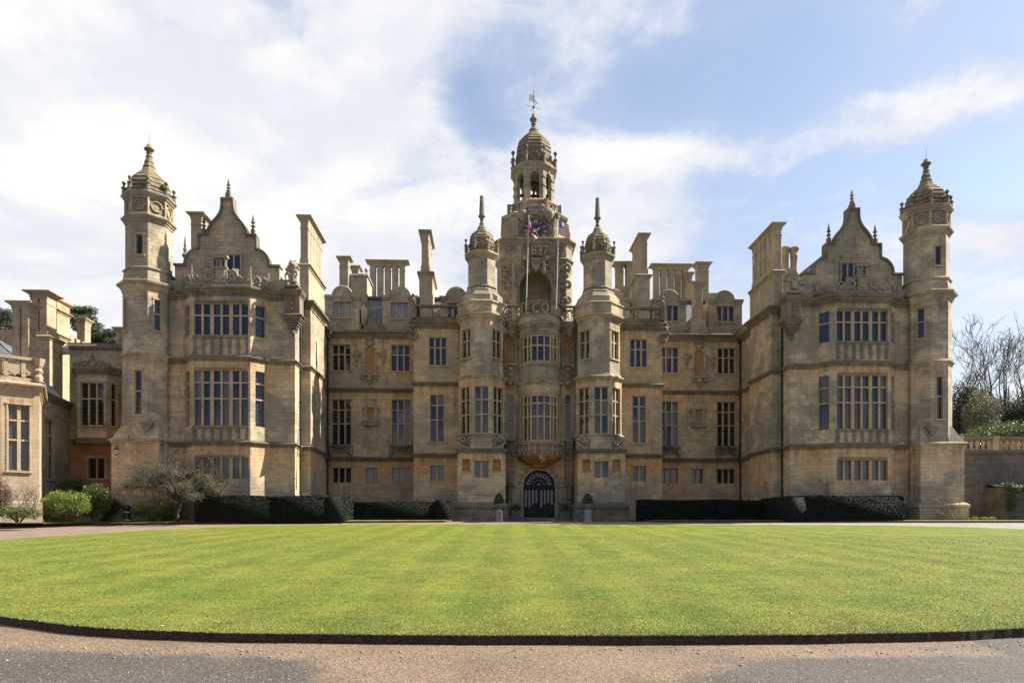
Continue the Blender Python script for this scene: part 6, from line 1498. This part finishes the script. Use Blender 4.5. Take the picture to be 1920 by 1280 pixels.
# terrace ground behind the retaining wall
me = bpy.data.meshes.new('terrace_ground'); vx = [34.6, 45, 60, 90, 140]; vy = [3.5, 12, 25, 45, 80, 120]; hz_ = [7.98, 8.6, 10.5, 15.5, 17, 18]
me.from_pydata([tuple(M(u, v, z)) for v, z in zip(vy, hz_) for u in vx], [], [(j*5+i, j*5+i+1, j*5+i+6, j*5+i+5) for j in range(5) for i in range(4)]); me.materials.append(MS['ever'] if 0 else flat('terrace_soil', (.035, .04, .018), .95, .4, .8))
o = bpy.data.objects.new('terrace', me); C.objects.link(o); tag(o, 'dark grassy terrace rising behind the retaining wall', None, None, 'structure')
def shrub(name, px, py, Y, rx, rz, n, size, mat, label, group=None, cat='shrub', k=6, stem=True, ry=None):
    c = at(px, py, Y); ry = ry or rx*.8
    zb = c.z-rz; root = empty(name, (c.x, c.y, zb), 0, label, cat, group)
    bl = [(0, 0, rz, rx*.75, ry*.75, rz*.9)]
    for i in range(k):
        a = 2*PI*i/k+rnd.random(); bl.append((rx*.55*cos(a), ry*.55*sin(a), rz*(1+.55*rnd.uniform(-.8, .9)), rx*.45*rnd.uniform(.7, 1.1), ry*.45, rz*.45*rnd.uniform(.7, 1.1)))
    P = cloud(bl, n, .35); P[:, 2] = np.maximum(P[:, 2], .02); quads_mesh('crown', P, size, mat, root, .55)
    if stem:
        mb = MB()
        for i in range(5): a = 2*PI*i/5; mb.tube([(.1*cos(a), .1*sin(a), -.1), (rx*.25*cos(a), ry*.25*sin(a), rz*.6), (rx*.45*cos(a), ry*.4*sin(a), rz*1.2)], [.06, .05, .03], 4)
        mb.build('stem', 'bark', root)
    return root
rnd.seed(21)
shrub('evergreen_bush', 1812, 775, 78, 2.6, 4.7, 17000, .22, 'ever', 'dark upright evergreen rising beside the right turret', 'evergreens above the balustrade')
shrub('evergreen_bush', 1840, 787, 74, 2.1, 3.9, 13000, .16, 'grey', 'pale grey-green bush between the dark evergreen and the laurels', 'evergreens above the balustrade')
shrub('evergreen_bush', 1885, 790, 84, 3.8, 3.7, 20000, .2, 'ever', 'broad dark laurel mound under the tall bare trees', 'evergreens above the balustrade')
shrub('evergreen_bush', 1935, 790, 82, 3.6, 3.8, 14000, .2, 'ever', 'dark laurel cut by the right edge of the photo', 'evergreens above the balustrade')
shrub('evergreen_bush', 1848, 822, 66, 2.9, 1.6, 13000, .12, 'midg', 'low mid-green bush directly behind the balustrade, left half', 'low bushes behind the balustrade')
shrub('evergreen_bush', 1905, 820, 66, 2.9, 1.75, 14000, .12, 'midg', 'low glossy green bush directly behind the balustrade, right half', 'low bushes behind the balustrade')
shrub('flowering_shrub', 1896, 835, 63.5, .9, .6, 1500, .09, 'amber', 'amber leaved shrub glimpsed between the balusters')
shrub('evergreen_bush', 1870, 790, 100, 8., 3.3, 15000, .3, 'ever', 'long dark band of distant evergreens at the foot of the bare trees', 'evergreens above the balustrade')
shrub('evergreen_bush', 2010, 800, 80, 4.2, 3.6, 9000, .24, 'ever', 'broad dark evergreen beyond the laurels, further along the terrace', 'evergreens above the balustrade')
shrub('evergreen_bush', 2110, 800, 84, 4.6, 3.9, 9000, .26, 'ever', 'last dark evergreen at the far end of the terrace', 'evergreens above the balustrade')
rnd.seed(33)
for (a, Y, yb, yt, lb) in ((1975, 100, 800, 615, 'bare tree standing past the end of the balustrade'), (2040, 96, 800, 600, 'wide bare tree above the broad dark evergreen'), (2120, 104, 800, 610, 'bare tree above the last terrace evergreen')): bare(a, Y, yb, yt, lb, rnd.uniform(-.05, .05), 5, .25)
# left: cedars behind the service block
for (px, py, Y, rx, rz, lb) in ((0, 600, 120, 5.5, 2.0, 'dark cedar crown cut by the left edge above the pavilion roof'), (150, 600, 118, 3.6, 2.4, 'dark cedar with layered boughs between the small chimney and battlements'), (182, 632, 112, 3.8, 1.9, 'rounded dark tree crown low beside the left turret'), (215, 640, 118, 3.0, 1.6, 'dark tree crown just touching the left turret')):
    c = at(px, py, Y); root = empty('cedar_tree', (c.x, c.y, Gz(c.x, c.y)), 0, lb, 'tree', 'dark trees behind the left roofs'); hh = c.z-root.location.z
    bl = []
    for i in range(11): a = rnd.random()*6.28; q = rnd.uniform(.2, .9); bl.append((rx*q*cos(a), rx*q*sin(a), hh+rz*rnd.uniform(-.8, .9)*(1.1-q*.7), rx*.45, rx*.45, rz*.28))
    quads_mesh('crown', cloud(bl, 11000, .2), .3, 'ever', root, .5)
    mb = MB(); mb.tube([(0, 0, 0), (.2, 0, hh*.5), (0, .1, hh+rz*.6)], [.6, .45, .1], 8)
    for b_ in bl: mb.tube([(0, 0, b_[2]-rz*.4), (b_[0], b_[1], b_[2])], [.18, .05], 4)
    mb.build('trunk', 'bark', root)

# pale spreading lichened tree in front of the left wing
rnd.seed(9)
b = M(-28.1, -2.6, 2.1); root = empty('spreading_tree', b, TH, 'low spreading tree with pale grey lichened twigs, in front of the left wing', 'tree')
mb = MB(); tips = []
mb.tube([(0, 0, -.1), (-.05, 0, .6), (.2, .05, 1.2), (.1, 0, 1.9)], [.19, .15, .13, .11], 8)
crown = []
for i in range(30):
    a = rnd.uniform(0, 2*PI); q = math.sqrt(rnd.random()); x = 3.7*q*cos(a)-.1; y = 2.0*q*sin(a); z = 2.35+1.5*(1-q*q)*rnd.uniform(.3, 1.25)+rnd.uniform(-.45, .35)-(.25 if x > 1.5 else -.35 if x < 0 else 0)
    crown.append((x, y, z, rnd.uniform(.55, .85), .6, rnd.uniform(.3, .5)))
    m_ = Vector((x*.45, y*.45, 1.9+(z-1.9)*.55+.25)); mb.tube([(.1, 0, 1.4+.3*rnd.random()), m_, (x, y, z)], [.075, .05, .02], 5)
    for k in range(5): branches(mb, m_.lerp(Vector((x, y, z)), k/5), (rnd.gauss(x*.3, .6), rnd.gauss(y*.3, .6), rnd.uniform(.0, .8)), 1.0, .022, 3, .6, .0, 2, .007, tips, 3, .22)
mb.build('trunk', 'bark', root)
quads_mesh('crown', cloud(crown, 34000, .05), .085, 'grey', root, .45)
TP = np.array([tuple(t) for t in tips]); rep = np.repeat(TP, 3, 0); rep = rep+nr.normal(0, .09, rep.shape)
quads_mesh('leaf_buds', rep, .06, 'grey', root, .6)

shrub('round_bush', 287, 955, 53.2, 1.75, .85, 15000, .085, 'bright', 'low clipped bright green bush by the black litter bin', None, 'shrub', 8)
shrub('garden_shrub', 125, 944, 49., 1.85, 1.0, 16000, .10, 'bright', 'bright yellow-green shrub in front of the angled pavilion wall', 'shrubs by the left pavilion', 'shrub', 8)
shrub('garden_shrub', 88, 950, 50., 1.2, .9, 6000, .08, 'midg', 'small green shrub at the pavilion corner', 'shrubs by the left pavilion')
shrub('garden_shrub', 176, 938, 51., 1.45, 1.35, 13000, .12, 'midg', 'taller dark glossy laurel beside the bright shrub', 'shrubs by the left pavilion')
shrub('garden_shrub', 145, 922, 53., 1.7, 1.3, 8000, .12, 'ever', 'dark evergreen backing the bright shrub under the orange wall', 'shrubs by the left pavilion')
shrub('garden_shrub', 205, 950, 52.5, .9, 1.0, 5000, .1, 'ever', 'dark low evergreen beside the steps and litter bin', 'shrubs by the left pavilion')
shrub('garden_shrub', 3, 925, 44., .8, 1.35, 5000, .07, 'redbr', 'dark red twiggy shrub at the left edge of the photo', None)
shrub('garden_shrub', 35, 962, 43.5, 1.6, .45, 6000, .09, 'midg', 'low strappy green planting at the foot of the pavilion', None)
# bare twiggy shrubs on the pavilion wall
for (px, Y, lb) in ((25, 43.6, 'thin bare twiggy climber under the pavilion window, left'), (66, 45., 'thin bare twiggy shrub at the pavilion corner')):
    c = at(px, 955, Y); mb = MB()
    for i in range(9): a = rnd.random()*6.28; branches(mb, (.1*cos(a), .1*sin(a), 0), (.5*cos(a), .25*sin(a), 1), .95, .022, 3, .5, .05, 2, .006)
    o = mb.build('bare_shrub', 'redtwig' if 'redtwig' in MS else 'bark'); o.location = (c.x, c.y, 2.1); tag(o, lb, 'shrub', 'bare shrubs by the pavilion')
# climbers on the right turret base and garden wall
c = M(32.2, -2.1, 2.1); mb = MB()
for i in range(10): branches(mb, (rnd.uniform(-1, .8), 0, 0), (rnd.gauss(0, .3), .05, 1), .95, .02, 3, .6, .05, 2, .006)
o = mb.build('bare_shrub', 'twig'); o.location = c; tag(o, 'bare twiggy climber against the right turret base', 'shrub')
P = cloud([(x, 0, 3.0+.25*math.sin(x*2), .75, .4, .3) for x in np.arange(-1.8, 5., .8)]+[(-1.5, -.1, 1.8, .4, .3, .9), (2.4, -.1, 1.7, .5, .25, .7), (.6, 0, 2.2, .5, .3, .5)], 12000, .2)
o = quads_mesh('ivy', P, .10, 'moss', None, .6); o.location = M(40.6, .6, 2.); tag(o, 'ivy and moss straggling along the top of the low garden wall', 'ivy')
for i, px in enumerate((1800, 1812, 1828, 1846, 1861)):
    c = at(px, 969, 55.6); o = quads_mesh('bedding_plant', cloud([(0, 0, .16, .3, .2, .16)], 260, .3), .09, 'grey' if 0 else 'bright', None, .5); o.location = (c.x, c.y, 2.15)
    tag(o, 'small pale green tuft at the foot of the terrace wall, one of a loose row', 'plant', 'tufts along the foot of the terrace wall')

# ================================================================== urns, topiary, lamps, bin
def urn(u, lb, lb2):
    root = empty('garden_urn', M(u, 2.1, 2.05), TH, lb, 'urn', 'white urns flanking the porch')
    mb = MB(); mb.bbox(-.36, .36, -.36, .36, 0, .1); mb.bbox(-.28, .28, -.28, .28, .1, .92, .06); mb.lathe(0, 0, [(.28, .92), (.24, 1.0), (.12, 1.06), (.11, 1.12)], 12); mb.build('pedestal', 'urnst', root)
    mb = MB(); mb.lathe(0, 0, [(.11, 1.1), (.12, 1.14), (.3, 1.22), (.44, 1.34), (.47, 1.42), (.5, 1.44), (.5, 1.48), (.42, 1.49), (.4, 1.42), (.0, 1.42)], 24)
    for k in range(18): a = 2*PI*k/18; mb.sphere((.36*cos(a), .36*sin(a), 1.28), .05, 6, (1, 1, 1.3))
    mb.build('bowl', 'urnst', root)
    t = empty('topiary', M(u, 2.1, 2.05+1.42), TH, lb2, 'topiary', 'clipped cones in the porch urns')
    n = 6000; z = nr.random(n)**1.0; ang = nr.random(n)*2*PI; r = (.44*np.sqrt(np.maximum(0, 1-z**1.5))+.02)*(1+nr.normal(0, .06, n)); P = np.stack([r*np.cos(ang), r*np.sin(ang), .02+z*.95], 1)
    core = MB(); core.lathe(0, 0, [(.38, 0.), (.4, .2), (.3, .6), (.12, .85), (.01, .93)], 12)
    quads_mesh('foliage', P, .055, 'olive', t, .6, core)
MS['urnst'] = flat('pale_cast_stone', (.24, .23, .205), .85, .3, 8., 0, .3)
urn(-3.72, 'pale stone urn on square pedestal left of the porch', 'clipped green cone growing in the left urn'); urn(3.72, 'pale stone urn on square pedestal right of the porch', 'clipped green cone growing in the right urn')
for (u, w, lb) in ((-2.15, .75, 'lead-grey trough planter left of the door'), (2.15, .75, 'lead-grey trough planter right of the door')):
    root = empty('planter', M(u, 6.0, 2.45), TH, lb, 'planter', 'trough planters beside the door')
    mb = MB(); mb.prism([(-.45, -.22), (.45, -.22), (.45, .22), (-.45, .22)], 0, .55, 1.08); mb.bbox(-.5, .5, -.27, .27, .55, .62, .02); mb.build('trough', 'lead', root)
    o = quads_mesh('potted_shrub', cloud([(-.2, 0, .2, .3, .2, .3), (.2, 0, .28, .3, .2, .35), (0, 0, .5, .25, .2, .25)], 1500, .3), .09, 'olive', None, .5); o.location = M(u, 6.0, 3.05); o.rotation_euler = (0, 0, TH)
    tag(o, 'loose green shrub in the trough '+('left' if u < 0 else 'right')+' of the door', 'shrub', 'potted shrubs beside the door')
c = at(238, 965, 52.6); root = empty('litter_bin', (c.x, c.y, 2.1), TH, 'round black litter bin with white bands beside the steps under the left turret', 'bin')
mb = MB(); mb.lathe(0, 0, [(.26, 0), (.26, .08), (.24, .1), (.24, .85), (.28, .88), (.28, .94)], 16); mb.build('bin_body', 'iron', root)
mb = MB(); mb.lathe(0, 0, [(.29, .94), (.27, 1.08), (.15, 1.2), (.02, 1.24)], 16); mb.build('bin_lid', 'iron', root)
mb = MB(); mb.lathe(0, 0, [(.243, .62), (.246, .63), (.246, .68), (.243, .69)], 16); mb.lathe(0, 0, [(.263, .02), (.266, .03), (.266, .07), (.263, .075)], 16); mb.build('bin_band', 'white', root)
c = M(-32.9, -2.1, 7.1); root = empty('wall_lantern', c, TH, 'iron lantern hanging on the left turret base above the door', 'lantern')
root.scale = (.7, .7, .7)
mb = MB(); mb.tube([(0, .5, .9), (0, .1, 1.05), (0, 0, .85)], .025, 5); mb.lathe(0, 0, [(.16, 0), (.2, .04), (.2, .07)], 6, 0, False); mb.lathe(0, 0, [(.2, .58), (.28, .62), (.12, .78), (.04, .88), (.02, .95)], 6, 0, False)
for k in range(6): a = 2*PI*k/6; mb.tube([(.17*cos(a), .17*sin(a), .05), (.2*cos(a), .2*sin(a), .6)], .014, 4)
mb.build('lantern_frame', 'iron', root); mb = MB(); mb.lathe(0, 0, [(.15, .06), (.18, .58)], 6, 0, False); mb.build('lantern_glass', flat('frosted_glass', (.5, .5, .46), .3, .05), root)
mb = MB(); mb.ring((0, 0, 0), .12, .035); mb.sphere((0, 0, 0), .05, 6); mb.tube([(0, 0, -.15), (0, 0, -.9)], .02, 5)
o = mb.build('house_sign', 'iron'); o.location = M(1.85, 6.72, 3.75); o.rotation_euler = (0, 0, TH); tag(o, 'small round black emblem on a stake right of the great door', 'sign')
# steps beside the bin
mb = MB()
for i in range(5): mb.box(-.9, .9, i*.32, 2., 0, .17*(i+1))
o = mb.build('stone_steps', 'base'); o.location = M(-35., -2.4, 2.0); o.rotation_euler = (0, 0, TH); tag(o, 'dark stone steps rising between the laurel and the litter bin', 'steps')
